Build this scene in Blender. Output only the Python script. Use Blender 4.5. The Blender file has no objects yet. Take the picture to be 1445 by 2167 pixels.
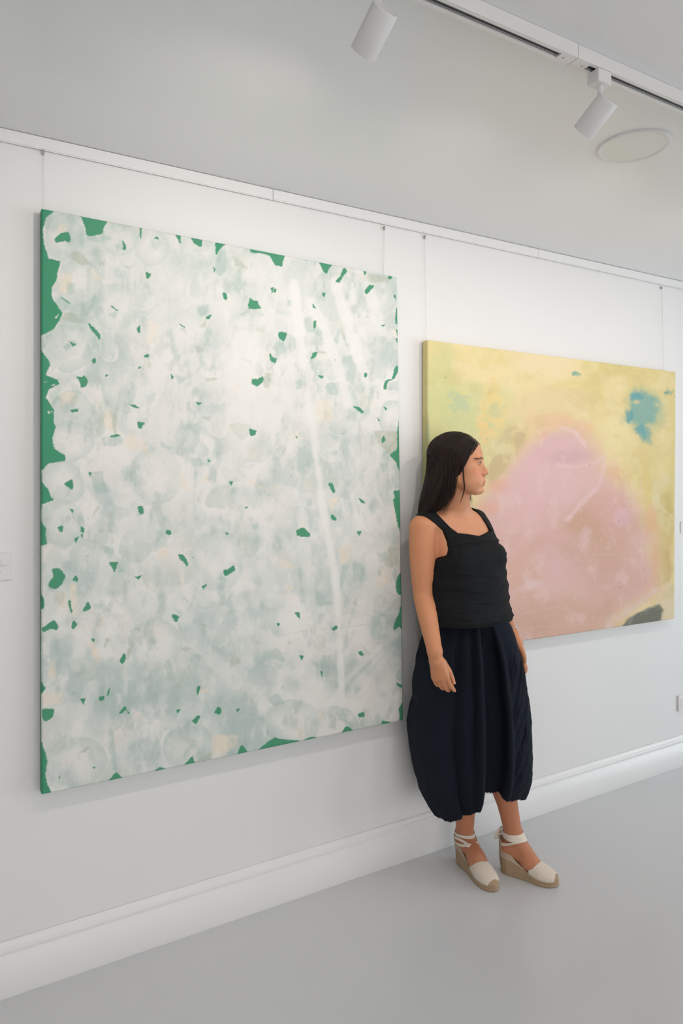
import bpy, bmesh, math, random
import numpy as np
from mathutils import Vector, Matrix

# ------------------------------------------------------------------ camera, world, light
SC = bpy.context.scene
COL = SC.collection
ANG = math.radians(60.2)                 # angle between the viewing direction and the picture wall
CA, SA = math.cos(ANG), math.sin(ANG)
CAMY, CAMZ = -2.184, 1.5
FPX, HY = 1445.0, 1003.0                 # focal length and horizon in photograph pixels
CEIL = 2.489

cam = bpy.data.cameras.new('camera'); camo = bpy.data.objects.new('camera', cam); COL.objects.link(camo)
camo.location = (0, CAMY, CAMZ); camo.rotation_euler = (math.pi/2, 0, ANG - math.pi/2)
cam.sensor_fit = 'VERTICAL'; cam.sensor_height = 36; cam.sensor_width = 24; cam.lens = 36*FPX/2167
cam.shift_y = -(2167/2 - HY)/2167
cam.clip_start = .05
SC.camera = camo
SC.view_settings.view_transform = 'Standard'; SC.view_settings.look = 'None'
SC.view_settings.exposure = -0.10; SC.view_settings.gamma = 1.0; SC.view_settings.use_curve_mapping = False
w = bpy.data.worlds.new('daylight'); SC.world = w; w.use_nodes = True
w.node_tree.nodes['Background'].inputs[0].default_value = (1.0, .94, .90, 1)
w.node_tree.nodes['Background'].inputs[1].default_value = 3.0

SPOT_W = 12.0; SPOT_ANG = 136; SPOT_COL = (1.0, .925, .87)
def area(name, loc, rot, sx, sy, power, col):
    l = bpy.data.lights.new(name, 'AREA'); l.shape = 'RECTANGLE'; l.size = sx; l.size_y = sy
    l.energy = power; l.color = col
    o = bpy.data.objects.new(name, l); COL.objects.link(o); o.location = loc; o.rotation_euler = rot
    return o
# daylight through an unseen window, set low for its light, in the right-hand end wall, cooler than the lamps
area('window_light_right', (6.9, -3.4, 1.0), (0, math.radians(90), 0), 1.8, 2.8, 62, (.66, .87, 1.0))

# ------------------------------------------------------------------ helpers
def srgb(r, g, b):
    f = lambda c: ((c/255+.055)/1.055)**2.4 if c > 10 else c/255/12.92
    return (f(r), f(g), f(b), 1)

def ray(px, py):
    r = (px-722.5)/FPX; q = (HY-py)/FPX
    return np.array([CA+r*SA, SA-r*CA, q])
def W(px, py, Y):
    """world point seen at a photograph pixel, on the plane y = Y (parallel to the wall)"""
    d = ray(px, py); t = (Y-CAMY)/d[1]
    return np.array([0, CAMY, CAMZ]) + d*t
def D(px, py, depth):
    return np.array([0, CAMY, CAMZ]) + ray(px, py)*depth
def project(p):
    x, y, z = p[0], p[1]-CAMY, p[2]-CAMZ
    dep = x*CA+y*SA; lat = x*SA-y*CA
    return 722.5+FPX*lat/dep, HY-FPX*z/dep, dep

def tag(o, label=None, cat=None, group=None, kind=None):
    if label: o['label'] = label
    if cat: o['category'] = cat
    if group: o['group'] = group
    if kind: o['kind'] = kind
    return o
def link(name, me, mat=None, parent=None, smooth=True):
    o = bpy.data.objects.new(name, me); COL.objects.link(o)
    if mat: me.materials.append(mat)
    if smooth and len(me.polygons): me.polygons.foreach_set('use_smooth', [True]*len(me.polygons))
    if parent: 
        o.parent = parent
        o.matrix_parent_inverse = parent_world(parent).inverted()
    return o
def parent_world(p):
    m = Matrix.LocRotScale(p.location, p.rotation_euler, p.scale)
    return parent_world(p.parent) @ p.matrix_parent_inverse @ m if p.parent else m
def empty(name, loc=(0, 0, 0), rz=0):
    o = bpy.data.objects.new(name, None); COL.objects.link(o)
    o.location = loc; o.rotation_euler = (0, 0, rz); o.empty_display_size = .05
    return o
def mesh_np(name, V, Fq, tri=None):
    """fast mesh from numpy quads (and triangles)"""
    me = bpy.data.meshes.new(name)
    V = np.asarray(V, np.float32); Fq = np.asarray(Fq, np.int32).reshape(-1, 4)
    nt = 0 if tri is None else len(tri)
    me.vertices.add(len(V)); me.vertices.foreach_set('co', V.ravel())
    loops = Fq.ravel()
    starts = np.arange(len(Fq))*4; tot = np.full(len(Fq), 4)
    if nt:
        tri = np.asarray(tri, np.int32).reshape(-1, 3)
        starts = np.concatenate([starts, len(loops)+np.arange(nt)*3]); tot = np.concatenate([tot, np.full(nt, 3)])
        loops = np.concatenate([loops, tri.ravel()])
    me.loops.add(len(loops)); me.loops.foreach_set('vertex_index', loops.astype(np.int32))
    me.polygons.add(len(starts))
    me.polygons.foreach_set('loop_start', starts.astype(np.int32))
    me.polygons.foreach_set('loop_total', tot.astype(np.int32))
    me.update(calc_edges=True); me.validate()
    return me
def set_colors(me, C, name='Col'):
    a = me.color_attributes.new(name, 'FLOAT_COLOR', 'POINT')
    if C.shape[1] == 3: C = np.concatenate([C, np.ones((len(C), 1))], 1)
    a.data.foreach_set('color', C.astype(np.float32).ravel())

def bm_mesh(name, bm, mat=None, parent=None, smooth=False):
    me = bpy.data.meshes.new(name); bm.normal_update(); bm.to_mesh(me); bm.free()
    return link(name, me, mat, parent, smooth)
def bx(bm, x0, x1, y0, y1, z0, z1, bevel=0, mat=None):
    r = bmesh.ops.create_cube(bm, size=1)
    vs = r['verts']
    for v in vs:
        v.co = Vector(((x0+x1)/2+v.co.x*(x1-x0), (y0+y1)/2+v.co.y*(y1-y0), (z0+z1)/2+v.co.z*(z1-z0)))
        if mat: v.co = mat @ v.co
    if bevel:
        es = list({e for v in vs for e in v.link_edges})
        bmesh.ops.bevel(bm, geom=es, offset=bevel, segments=2, affect='EDGES', profile=.7)
def cyl(bm, p0, p1, r0, r1=None, n=32, caps=True):
    r1 = r0 if r1 is None else r1
    p0, p1 = Vector(p0), Vector(p1); d = p1-p0
    m = Matrix.Translation((p0+p1)/2) @ d.to_track_quat('Z', 'Y').to_matrix().to_4x4()
    bmesh.ops.create_cone(bm, cap_ends=caps, segments=n, radius1=r0, radius2=r1, depth=d.length, matrix=m)
def tube_np(paths, radii, n=6, close_ends=True):
    """paths: list of (k,3) arrays, radii: list of (k,) arrays -> verts, quads"""
    Vs, Fs = [], []; base = 0
    for P, R in zip(paths, radii):
        P = np.asarray(P, float); R = np.asarray(R, float); k = len(P)
        T = np.gradient(P, axis=0); T /= np.linalg.norm(T, axis=1)[:, None]+1e-12
        ref = np.array([0, 0, 1.]) if abs(T[0][2]) < .9 else np.array([1., 0, 0])
        A = np.cross(T, ref); A /= np.linalg.norm(A, axis=1)[:, None]+1e-12
        B = np.cross(T, A)
        th = np.arange(n)/n*2*np.pi
        ring = P[:, None]+R[:, None, None]*(A[:, None]*np.cos(th)[None, :, None]+B[:, None]*np.sin(th)[None, :, None])
        Vs.append(ring.reshape(-1, 3))
        i = np.arange(k-1)[:, None]*n; j = np.arange(n)[None]; j2 = (j+1) % n
        Fs.append(base+np.stack([i+j, i+j2, i+n+j2, i+n+j], -1).reshape(-1, 4))
        base += k*n
    return np.concatenate(Vs), np.concatenate(Fs)
def grid_faces(nu, nv, closed_u=False):
    """vertices indexed [v*nu+u]"""
    uu = np.arange(nu if closed_u else nu-1); vv = np.arange(nv-1)
    U, V = np.meshgrid(uu, vv); U2 = (U+1) % nu
    return np.stack([V*nu+U, V*nu+U2, (V+1)*nu+U2, (V+1)*nu+U], -1).reshape(-1, 4)

# ------------------------------------------------------------------ materials
def mat(name, color, rough=.6, metal=0, bump=None, spec=.5, sub=0, mottle=None, sheen=0):
    """bump=(scale, strength, distance); mottle=(scale, amount)"""
    m = bpy.data.materials.new(name); m.use_nodes = True
    nt = m.node_tree; b = nt.nodes['Principled BSDF']
    c = color if len(color) == 4 else (*color, 1)
    b.inputs['Base Color'].default_value = c; b.inputs['Roughness'].default_value = rough
    b.inputs['Metallic'].default_value = metal; b.inputs['Specular IOR Level'].default_value = spec
    if sub:
        b.inputs['Subsurface Weight'].default_value = sub
        b.inputs['Subsurface Radius'].default_value = (.012, .005, .003); b.inputs['Subsurface Scale'].default_value = .6
    if sheen: b.inputs['Sheen Weight'].default_value = sheen; b.inputs['Sheen Roughness'].default_value = .5
    tc = nt.nodes.new('ShaderNodeTexCoord')
    if mottle:
        n = nt.nodes.new('ShaderNodeTexNoise'); n.inputs['Scale'].default_value = mottle[0]; n.inputs['Detail'].default_value = 6
        nt.links.new(tc.outputs['Object'], n.inputs['Vector'])
        r = nt.nodes.new('ShaderNodeMapRange'); r.inputs['To Min'].default_value = 1-mottle[1]; r.inputs['To Max'].default_value = 1+mottle[1]
        nt.links.new(n.outputs['Fac'], r.inputs['Value'])
        mx = nt.nodes.new('ShaderNodeMix'); mx.data_type = 'RGBA'; mx.blend_type = 'MULTIPLY'; mx.inputs['Factor'].default_value = 1
        mx.inputs['A'].default_value = c; nt.links.new(r.outputs['Result'], mx.inputs['B'])
        nt.links.new(mx.outputs['Result'], b.inputs['Base Color'])
    if bump:
        n = nt.nodes.new('ShaderNodeTexNoise'); n.inputs['Scale'].default_value = bump[0]; n.inputs['Detail'].default_value = 5
        nt.links.new(tc.outputs['Object'], n.inputs['Vector'])
        bp = nt.nodes.new('ShaderNodeBump'); bp.inputs['Strength'].default_value = bump[1]; bp.inputs['Distance'].default_value = bump[2]
        nt.links.new(n.outputs['Fac'], bp.inputs['Height']); nt.links.new(bp.outputs['Normal'], b.inputs['Normal'])
    return m
def attr_color(m, name='Col'):
    nt = m.node_tree; a = nt.nodes.new('ShaderNodeAttribute'); a.attribute_name = name
    nt.links.new(a.outputs['Color'], nt.nodes['Principled BSDF'].inputs['Base Color'])
    return m
def weave(m, sx, sz, strength, dist):
    """woven cloth bump from two crossed wave textures"""
    nt = m.node_tree; b = nt.nodes['Principled BSDF']; tc = nt.nodes.new('ShaderNodeTexCoord')
    ws = []
    for ax, s in (('X', sx), ('Z', sz)):
        wv = nt.nodes.new('ShaderNodeTexWave'); wv.bands_direction = ax; wv.inputs['Scale'].default_value = s
        wv.inputs['Distortion'].default_value = 1.5; wv.inputs['Detail'].default_value = 2
        nt.links.new(tc.outputs['Object'], wv.inputs['Vector']); ws.append(wv)
    ad = nt.nodes.new('ShaderNodeMath'); ad.operation = 'ADD'
    nt.links.new(ws[0].outputs['Fac'], ad.inputs[0]); nt.links.new(ws[1].outputs['Fac'], ad.inputs[1])
    bp = nt.nodes.new('ShaderNodeBump'); bp.inputs['Strength'].default_value = strength; bp.inputs['Distance'].default_value = dist
    nt.links.new(ad.outputs[0], bp.inputs['Height']); nt.links.new(bp.outputs['Normal'], b.inputs['Normal'])
    return m

M_wall = mat('wall_paint', (.80, .795, .79), .55, bump=(90, .12, .002), mottle=(1.3, .012))
M_ceil = mat('ceiling_paint', (.82, .82, .815), .27, bump=(14, .05, .002))
M_floor = mat('floor_paint', (.66, .665, .675), .20, bump=(26, .04, .0015), mottle=(1.1, .045))
M_trim = mat('trim_paint', (.81, .805, .80), .35)
M_white = mat('white_metal', (.78, .765, .76), .4)
M_track = mat('track_white', (.79, .77, .76), .35)
M_dark = mat('track_slot', (.05, .055, .065), .4)
M_alu = mat('track_conductor', (.35, .36, .38), .35, .6)
M_chrome = mat('hook_metal', (.45, .44, .42), .35, .9)
M_cord = mat('clear_cord', (.72, .72, .71), .4)
M_diff = mat('downlight_diffuser', (.80, .80, .74), .45)
M_lampin = mat('lamp_inside', (.9, .88, .84), .5)

# ------------------------------------------------------------------ the room
X0, X1, YF = -2.6, 7.0, -6.0
def struct(name, bm, m, **k):
    o = bm_mesh(name, bm, m, **k); o['kind'] = 'structure'; return o
bm = bmesh.new(); bx(bm, X0-.2, X1+.2, YF-.2, .2, -.2, 0); struct('floor', bm, M_floor)
bm = bmesh.new(); bx(bm, X0-.2, X1+.2, YF-.2, .2, CEIL, CEIL+.2); struct('ceiling', bm, M_ceil)
bm = bmesh.new(); bx(bm, X0-.2, X1+.2, 0, .2, 0, CEIL); struct('wall_back', bm, M_wall)
bm = bmesh.new(); bx(bm, X0-.2, X0, YF, 0, 0, CEIL); struct('wall_left', bm, M_wall)
def holed(bm, u0, u1, a0, a1, b0, b1, f):          # wall with one opening, f maps (u0,u1,z0,z1) to a box
    f(bm, u0, a0, 0, CEIL); f(bm, a1, u1, 0, CEIL)
    if b0 > 0: f(bm, a0, a1, 0, b0)
    f(bm, a0, a1, b1, CEIL)
bm = bmesh.new(); holed(bm, YF, 0, -4.9, -1.9, .05, 1.95, lambda b, p, q, r, s: bx(b, X1, X1+.2, p, q, r, s)); struct('wall_right', bm, M_wall)
bm = bmesh.new(); holed(bm, X0, X1, -2.0, 2.6, .5, 2.4, lambda b, p, q, r, s: bx(b, p, q, YF-.2, YF, r, s)); struct('wall_front', bm, M_wall)
def window(name, f, u0, u1, z0, z1):
    bm = bmesh.new()
    t = .05
    f(bm, u0, u0+t, z0, z1); f(bm, u1-t, u1, z0, z1); f(bm, u0, u1, z0, z0+t); f(bm, u0, u1, z1-t, z1); f(bm, (u0+u1)/2-t/2, (u0+u1)/2+t/2, z0, z1)
    return struct(name, bm, M_trim)
window('window_1', lambda b, p, q, r, s: bx(b, X1+.06, X1+.12, p, q, r, s), -4.9, -1.9, .05, 1.95)  # unseen; opening set low to light the floor more than the upper wall
window('unseen_window_2', lambda b, p, q, r, s: bx(b, p, q, YF-.12, YF-.06, r, s), -2.0, 2.6, .5, 2.4)  # unseen; widened leftwards so its daylight reaches the wall beside the woman

# skirting board with its moulded top
def skirting(name, x0, x1):
    prof = [(0, 0), (-.016, 0), (-.0165, .002), (-.0165, .120), (-.0145, .1215), (-.0135, .124), (-.0145, .1265), (-.0145, .138),
            (-.0115, .1405), (-.0095, .1425), (-.0085, .146), (-.006, .153), (-.003, .157), (0, .158)]
    n = 2; V = [(x, y, z) for x in np.linspace(x0, x1, n) for y, z in prof]
    k = len(prof); F = [(i*k+j, i*k+(j+1) % k, (i+1)*k+(j+1) % k, (i+1)*k+j) for i in range(n-1) for j in range(k)]
    me = mesh_np(name, V, F); o = link(name, me, M_trim, smooth=False); o['kind'] = 'structure'
    return o
skirting('baseboard_back', X0, X1)
# picture rail in lengths, butted at the joints seen in the photograph
J1, J2 = W(575, 425, 0)[0], W(1135, 545, 0)[0]
for i, (a, b) in enumerate(((X0, J1-.0008), (J1+.0008, J2-.0008), (J2+.0008, X1))):
    bm = bmesh.new(); bx(bm, a, b, -.012, 0, CEIL-.0355, CEIL-.0015, bevel=.0012)
    bx(bm, a, b, -.0095, -.007, CEIL-.0385, CEIL-.034)
    struct('trim_%d' % (i+1), bm, M_trim)

# ------------------------------------------------------------------ lighting track and spots
TY = -1.075; TZ = CEIL
def track_piece(x0, x1):
    o = empty('lighting_track', (x0, TY, CEIL))
    bm = bmesh.new()
    w_, h_ = .0175, .032
    bx(bm, x0, x1, TY-w_, TY-w_+.009, CEIL-h_, CEIL-.0005, bevel=.0006)
    bx(bm, x0, x1, TY+w_-.009, TY+w_, CEIL-h_, CEIL-.0005, bevel=.0006)
    bx(bm, x0+.0005, x1-.0005, TY-w_+.004, TY+w_-.004, CEIL-.0079, CEIL-.0011)
    bm_mesh('track_body', bm, M_track, o)
    bm = bmesh.new(); bx(bm, x0+.045, x1-.045, TY-.0085, TY+.0085, CEIL-h_+.006, CEIL-.008)
    bm_mesh('slot', bm, M_dark, o)
    for dy in (-.0045, .0035):
        bm = bmesh.new(); bx(bm, x0+.045, x1-.045, TY+dy-.0012, TY+dy+.0012, CEIL-h_+.003, CEIL-h_+.0075)
        bm_mesh('conductor', bm, M_alu, o)
    for xa, xb in ((x0, x0+.045), (x1-.045, x1)):
        bm = bmesh.new(); bx(bm, xa+.0004, xb, TY-.0086, TY+.0086, CEIL-h_-.0006, CEIL-.008)
        c = bm_mesh('connector', bm, M_track, o)
        bm = bmesh.new(); s = xa+.030 if xa == x0 else xb-.030
        cyl(bm, (s, TY, CEIL-h_-.0016), (s, TY, CEIL-h_-.0002), .0022, n=12); bm_mesh('screw', bm, M_chrome, c)
    return o
TJ = 1.253
ta = track_piece(TJ-2.0, TJ-.0008); tag(ta, 'white ceiling track length ending at the joint left of the right-hand spot', 'lighting track', 'lighting track lengths')
tb = track_piece(TJ+.0008, TJ+3.6); tag(tb, 'white ceiling track length carrying the spot over the yellow and pink canvas', 'lighting track', 'lighting track lengths')

AX = Vector((-.10, .80, -.60)).normalized()
def spot(x, label, zrel=0, power=1.0, show=True, dirv=None, col=SPOT_COL):
    ax = dirv or AX
    o = empty('spot_lamp', (x, TY, CEIL))
    zt = CEIL-.032
    bm = bmesh.new(); bx(bm, x-.031, x+.014, TY-.0165, TY+.0165, zt-.031, zt-.0003, bevel=.002)
    bm_mesh('adapter', bm, M_white, o)
    top = Vector((x-.006, TY, zt-.031)); elbow = Vector((x-.006, TY, zt-.060))
    bm = bmesh.new(); cyl(bm, top, elbow, .0065, n=16)
    cyl(bm, elbow+Vector((0, 0, .004)), elbow-Vector((0, 0, .004)), .0085, n=16)
    bm_mesh('stem', bm, M_white, o)
    side = ax.cross(Vector((1, 0, 0))).normalized()
    if side.z > 0: side = -side
    back = elbow + side*.024 - ax*.012
    L, R = .086, .0275
    front = back+ax*L
    n = 48; q = ax.to_track_quat('Z', 'Y').to_matrix()
    prof = [(0, -.0005), (R-.0022, -.0005), (R-.0004, .0008), (R, .003), (R, L-.0015), (R-.0008, L), (R-.003, L), (R-.003, L-.022)]
    V = []; 
    for r_, h in prof:
        for k in range(n):
            a = 2*math.pi*k/n; V.append(back + q @ Vector((max(r_, 1e-4)*math.cos(a), max(r_, 1e-4)*math.sin(a), h)))
    me = mesh_np('barrel', V, grid_faces(n, len(prof), True)); 
    b_ = link('barrel', me, M_white, o); add_edge_split(b_)
    bm = bmesh.new(); cyl(bm, front-ax*.024, front-ax*.021, R-.003, n=32); bm_mesh('lens', bm, M_lampin, o)
    l = bpy.data.lights.new('spot_beam', 'SPOT'); l.energy = SPOT_W*power; l.color = col
    l.spot_size = math.radians(SPOT_ANG); l.spot_blend = 1.0; l.shadow_soft_size = .012
    lo = bpy.data.objects.new('spot_beam', l); COL.objects.link(lo); lo.parent = o; lo.matrix_parent_inverse = parent_world(o).inverted()
    lo.location = front+ax*.004; lo.rotation_euler = ax.to_track_quat('-Z', 'Y').to_euler()
    tag(o, label, 'spotlight', 'white spotlights on the ceiling track')
    return o
def add_edge_split(o, ang=35):
    m = o.modifiers.new('edge', 'EDGE_SPLIT'); m.split_angle = math.radians(ang)
SP = [(.723, 'white cylinder spotlight cut by the top edge above the white and green canvas', 1.45),
      (1.353, 'white cylinder spotlight on the track above the yellow and pink canvas', .95),
      (1.985, 'white cylinder spotlight next to the right of the round ceiling light', .85),
      (2.62, 'white cylinder spotlight on the track beyond the round ceiling light', .75),
      (3.25, 'white cylinder spotlight last on the track to the right', .7)]
for x, lb, p in SP: spot(x, lb, power=p)

# round ceiling light
def downlight():
    c = (W(1340, 311, -1)-np.array([0, CAMY, CAMZ]))
    d = ray(1341, 309); t = (CEIL-CAMZ)/d[2]; c = np.array([0, CAMY, CAMZ])+d*t
    o = empty('round_ceiling_light', (c[0], c[1], CEIL))
    R = .104; n = 96
    prof = [(R, 0), (R, -.0035), (R-.0015, -.0055), (R-.005, -.0065), (R-.012, -.005), (R-.0165, -.0025)]
    V = [(c[0]+r_*math.cos(2*math.pi*k/n), c[1]+r_*math.sin(2*math.pi*k/n), CEIL+h) for r_, h in prof for k in range(n)]
    link('frame', mesh_np('frame', V, grid_faces(n, len(prof), True)), M_white, o)
    bm = bmesh.new(); cyl(bm, (c[0], c[1], CEIL-.0035), (c[0], c[1], CEIL-.0005), R-.0155, n=96); bm_mesh('diffuser', bm, M_diff, o)
    tag(o, 'round flat white ceiling light panel, unlit, right of the spotlights', 'ceiling light')
downlight()

# ------------------------------------------------------------------ noise, polygons, painter
RNG = np.random.default_rng(7)
def noise2(U, V, scale, seed, octaves=4, aspect=1.0, gain=.5):
    """value noise in [0,1], smooth, on arbitrary arrays"""
    U, V = np.broadcast_arrays(U, V); out = np.zeros(U.shape, np.asarray(U).dtype if np.asarray(U).dtype.kind == 'f' else float); amp = 1; tot = 0
    for o in range(octaves):
        r = np.random.default_rng(seed*101+o); n = 64; g = r.random((n, n)).astype(np.float32)
        x = U*scale*2**o*aspect; y = V*scale*2**o
        xi = np.floor(x).astype(int); yi = np.floor(y).astype(int); fx = x-xi; fy = y-yi
        fx = fx*fx*(3-2*fx); fy = fy*fy*(3-2*fy)
        a = g[xi % n, yi % n]; b = g[(xi+1) % n, yi % n]; c = g[xi % n, (yi+1) % n]; d = g[(xi+1) % n, (yi+1) % n]
        out += amp*((a*(1-fx)+b*fx)*(1-fy)+(c*(1-fx)+d*fx)*fy); tot += amp; amp *= gain
    return out/tot
def poly_sd(X, Y, P):
    """signed distance to polygon, negative inside"""
    P = np.asarray(P, float); n = len(P); d = np.full(X.shape, 1e18); s = np.ones(X.shape)
    for i in range(n):
        a = P[i]; b = P[i-1]; ex, ey = b-a; wx = X-a[0]; wy = Y-a[1]
        t = np.clip((wx*ex+wy*ey)/(ex*ex+ey*ey+1e-12), 0, 1)
        bx_ = wx-ex*t; by_ = wy-ey*t; d = np.minimum(d, bx_*bx_+by_*by_)
        c1 = Y >= a[1]; c2 = Y < b[1]; c3 = ex*wy > ey*wx
        fl = (c1 & c2 & c3) | (~c1 & ~c2 & ~c3); s = np.where(fl, -s, s)
    return s*np.sqrt(d)
def sstep(a, b, x):
    t = np.clip((x-a)/(b-a), 0, 1); return t*t*(3-2*t)
class Canvas:
    """paint held per vertex of a fine grid; PX, PY are picture coordinates of each vertex"""
    def __init__(s, corners_px, nu, nv, base):
        src = [(0, 0), (1, 0), (1, 1), (0, 1)]; A = []; B = []
        for (u, v), (x, y) in zip(src, corners_px):
            A.append([u, v, 1, 0, 0, 0, -x*u, -x*v]); B.append(x); A.append([0, 0, 0, u, v, 1, -y*u, -y*v]); B.append(y)
        h = np.linalg.solve(np.array(A, float), np.array(B, float))
        s.U, s.V = np.meshgrid(np.linspace(0, 1, nu), np.linspace(0, 1, nv))
        den = h[6]*s.U+h[7]*s.V+1
        s.PX = (h[0]*s.U+h[1]*s.V+h[2])/den; s.PY = (h[3]*s.U+h[4]*s.V+h[5])/den
        s.C = np.empty((nv, nu, 3), np.float32); s.C[:] = srgb(*base)[:3]
        s.nu, s.nv = nu, nv
    def box(s, x0, y0, x1, y1):
        m = (s.PX >= x0) & (s.PX <= x1) & (s.PY >= y0) & (s.PY <= y1)
        r = np.where(m.any(1))[0]; c = np.where(m.any(0))[0]
        if len(r) == 0 or len(c) == 0: return None
        return slice(r[0], r[-1]+1), slice(c[0], c[-1]+1)
    def mix(s, sl, col, a):
        col = np.array(srgb(*col)[:3], np.float32); a = a[..., None].astype(np.float32)
        s.C[sl] = s.C[sl]*(1-a)+col*a
    def poly(s, pts, col, alpha=1, soft=.8, rag=1.2, seed=1, rs=.25, tex=0, grow=0):
        P = np.asarray(pts, float); m = soft+rag*2+2
        sl = s.box(P[:, 0].min()-m, P[:, 1].min()-m, P[:, 0].max()+m, P[:, 1].max()+m)
        if sl is None: return
        X, Y = s.PX[sl], s.PY[sl]
        d = poly_sd(X, Y, P)-grow+(noise2(X, Y, rs, seed, 3)-.5)*2*rag
        a = (1-sstep(-soft, soft, d))*alpha
        if tex: a = a*(1-tex*noise2(X, Y, .12, seed+5, 4))
        s.mix(sl, col, a)
# ------------------------------------------------------------------ canvas 1: green ground under whitish petals
A_, B_, C_, D_ = (60, 420, 3.44), (460, 480, 3.284), (60, 1050, 3.333), (460, 1050, 3.284)
def cv(f, pts): return [(f[0]+x/f[2], f[1]+y/f[2]) for x, y in pts]
def parse(f, s):
    out = []
    for part in s.split(';'):
        v = [float(t) for t in part.replace(',', ' ').split()]
        if len(v) >= 6:
            P = np.array(cv(f, list(zip(v[::2], v[1::2]))))
            if len(P) > 3: Q = np.roll(P, -1, 0); P = np.stack([P*.86+Q*.14, P*.14+Q*.86], 1).reshape(-1, 2)    # soften the corners
            out.append(P)
    return out
GREEN = parse(A_, """190 290 235 255 290 240 308 285 300 315 265 300 200 318;380 120 580 160 545 215 540 255 430 270 415 200;
815 205 827 210 820 300 816 260;685 300 710 340 708 370 690 368 698 345;1070 255 1110 262 1108 330 1095 300;1185 285 1265 298 1262 350 1215 330;
1365 318 1440 330 1390 370 1370 410;1350 500 1365 510 1355 530;858 530 895 545 872 578 862 565;920 290 940 280 950 295;240 708 308 755 295 750;
605 770 650 803 622 790;440 893 480 930 525 980 520 1018 500 985 450 930;795 935 815 908 812 965 795 955;1100 900 1140 925 1120 915;
300 1025 345 1050 325 1058;465 1160 490 1143 490 1180 472 1178;845 1130 880 1115 878 1135 850 1140;350 1275 390 1285 410 1272 432 1310 425 1345 388 1358 375 1310;
563 1265 577 1265 570 1282;738 1480 775 1485 812 1506 770 1500;305 1520 360 1510 360 1530 320 1535;800 1605 850 1615 835 1628 820 1655 802 1648;
595 1710 650 1695 670 1705 630 1715;265 2050 322 2020 325 2098 270 2065;440 1970 465 1975 448 1995;1420 680 1445 690 1445 730 1425 720;
1300 850 1333 835 1320 865 1300 865;1225 1465 1260 1470 1240 1487;1310 1880 1330 1895 1315 1895;1042 1265 1058 1285 1048 1295;800 1210 818 1212 805 1220""")
GREEN += parse(C_, """295 68 318 75 312 95;208 195 243 183 240 230 222 222;370 195 395 205 388 235 370 225;372 245 388 250 380 270;330 275 358 262 335 305;
775 55 805 50 815 90 800 108 782 90;973 225 1000 218 1012 240 995 250 975 245;1060 390 1095 395 1128 450 1125 475 1095 440 1070 420;573 447 635 445 610 512;
755 550 800 540 778 565;165 490 225 490 262 545 235 600 195 635 150 620 145 590 180 550;315 570 335 540 350 560 345 580;282 720 295 715 300 770 312 790 305 810 295 780;
385 790 422 725 442 770 400 790;95 915 180 855 208 890 205 925 160 912 110 940;305 905 318 855 345 885 320 920;445 990 470 990 462 1008;
645 1150 680 1090 690 1130 665 1168;1018 815 1065 830 1045 870 1020 840;1225 620 1258 605 1240 635;498 1410 535 1395 535 1420 510 1433;555 1390 575 1342 565 1390;
370 1420 402 1415 390 1455;640 1525 685 1468 695 1490 660 1520;700 1500 715 1520 705 1520;98 1490 185 1490 170 1550 120 1580 100 1555;1195 1335 1212 1328 1200 1390 1190 1370;
1050 1500 1072 1495 1055 1520;1160 1580 1190 1545 1215 1545 1185 1600;1312 1520 1345 1480 1362 1500 1355 1530;1380 505 1400 500 1400 540 1385 530;
560 2030 570 2005 620 1945 665 1990 665 2010;895 1960 895 1940 930 1910 972 1925 972 1940;1110 1910 1110 1890 1160 1830 1175 1885 1175 1900;215 1970 225 1985 220 1985;455 1905 475 1908 465 1915""")
GREEN += parse(B_, """0 100 45 112 10 160 0 170;225 150 470 195 455 240 452 275 400 260 370 200 310 180 240 180;708 242 800 258 775 290 760 325 740 310;
878 285 905 305 870 345 850 385 820 380 860 340;1018 300 1035 305 1025 333;1190 340 1215 340 1210 360 1190 362;1028 440 1060 400 1088 410 1040 462 1028 458;
1228 475 1235 470 1238 500;42 450 55 452 70 498 50 490;375 425 390 420 385 450;395 430 410 425 405 450 395 448;218 540 230 490 255 510 280 508 285 535 305 558 270 560 225 560;
728 460 750 455 745 485 735 470;668 530 682 560 668 555;672 648 688 645 685 690 672 700;1246 560 1262 560 1262 665 1240 668 1238 625;1143 680 1162 672 1155 686;
1243 710 1262 715 1252 745;1240 770 1262 770 1256 805;432 718 485 728 465 788 428 755;365 865 385 895 412 905 405 935 375 920;650 905 665 870 693 858 690 880 660 905;
242 1045 285 1045 318 1025 320 1055 280 1093 245 1075;705 1022 735 1025 728 1043;1022 1005 1038 1005 1036 1030 1022 1028;
1165 1065 1185 1050 1215 1048 1235 960 1262 955 1250 1000 1225 1045 1180 1062 1170 1115 1155 1115;940 1230 985 1240 1018 1270 1005 1280 980 1260;
1160 1240 1178 1250 1168 1256;1115 1315 1128 1330 1120 1335;222 1385 272 1400 268 1425 235 1435;548 1435 560 1448 553 1452;1140 1470 1155 1435 1165 1465 1150 1485;
1262 1330 1285 1330 1285 1480 1285 1700 1268 1690 1240 1610 1195 1570 1250 1530 1252 1400;85 1750 108 1752 98 1778;772 1765 800 1765 820 1825 805 1830;
980 1865 1020 1890 1025 1905 1000 1895;1222 1820 1290 1815 1290 2036 1258 2036 1245 1900;190 1930 215 1925 200 1940;790 1980 825 2010 815 2022 795 2010""")
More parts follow.
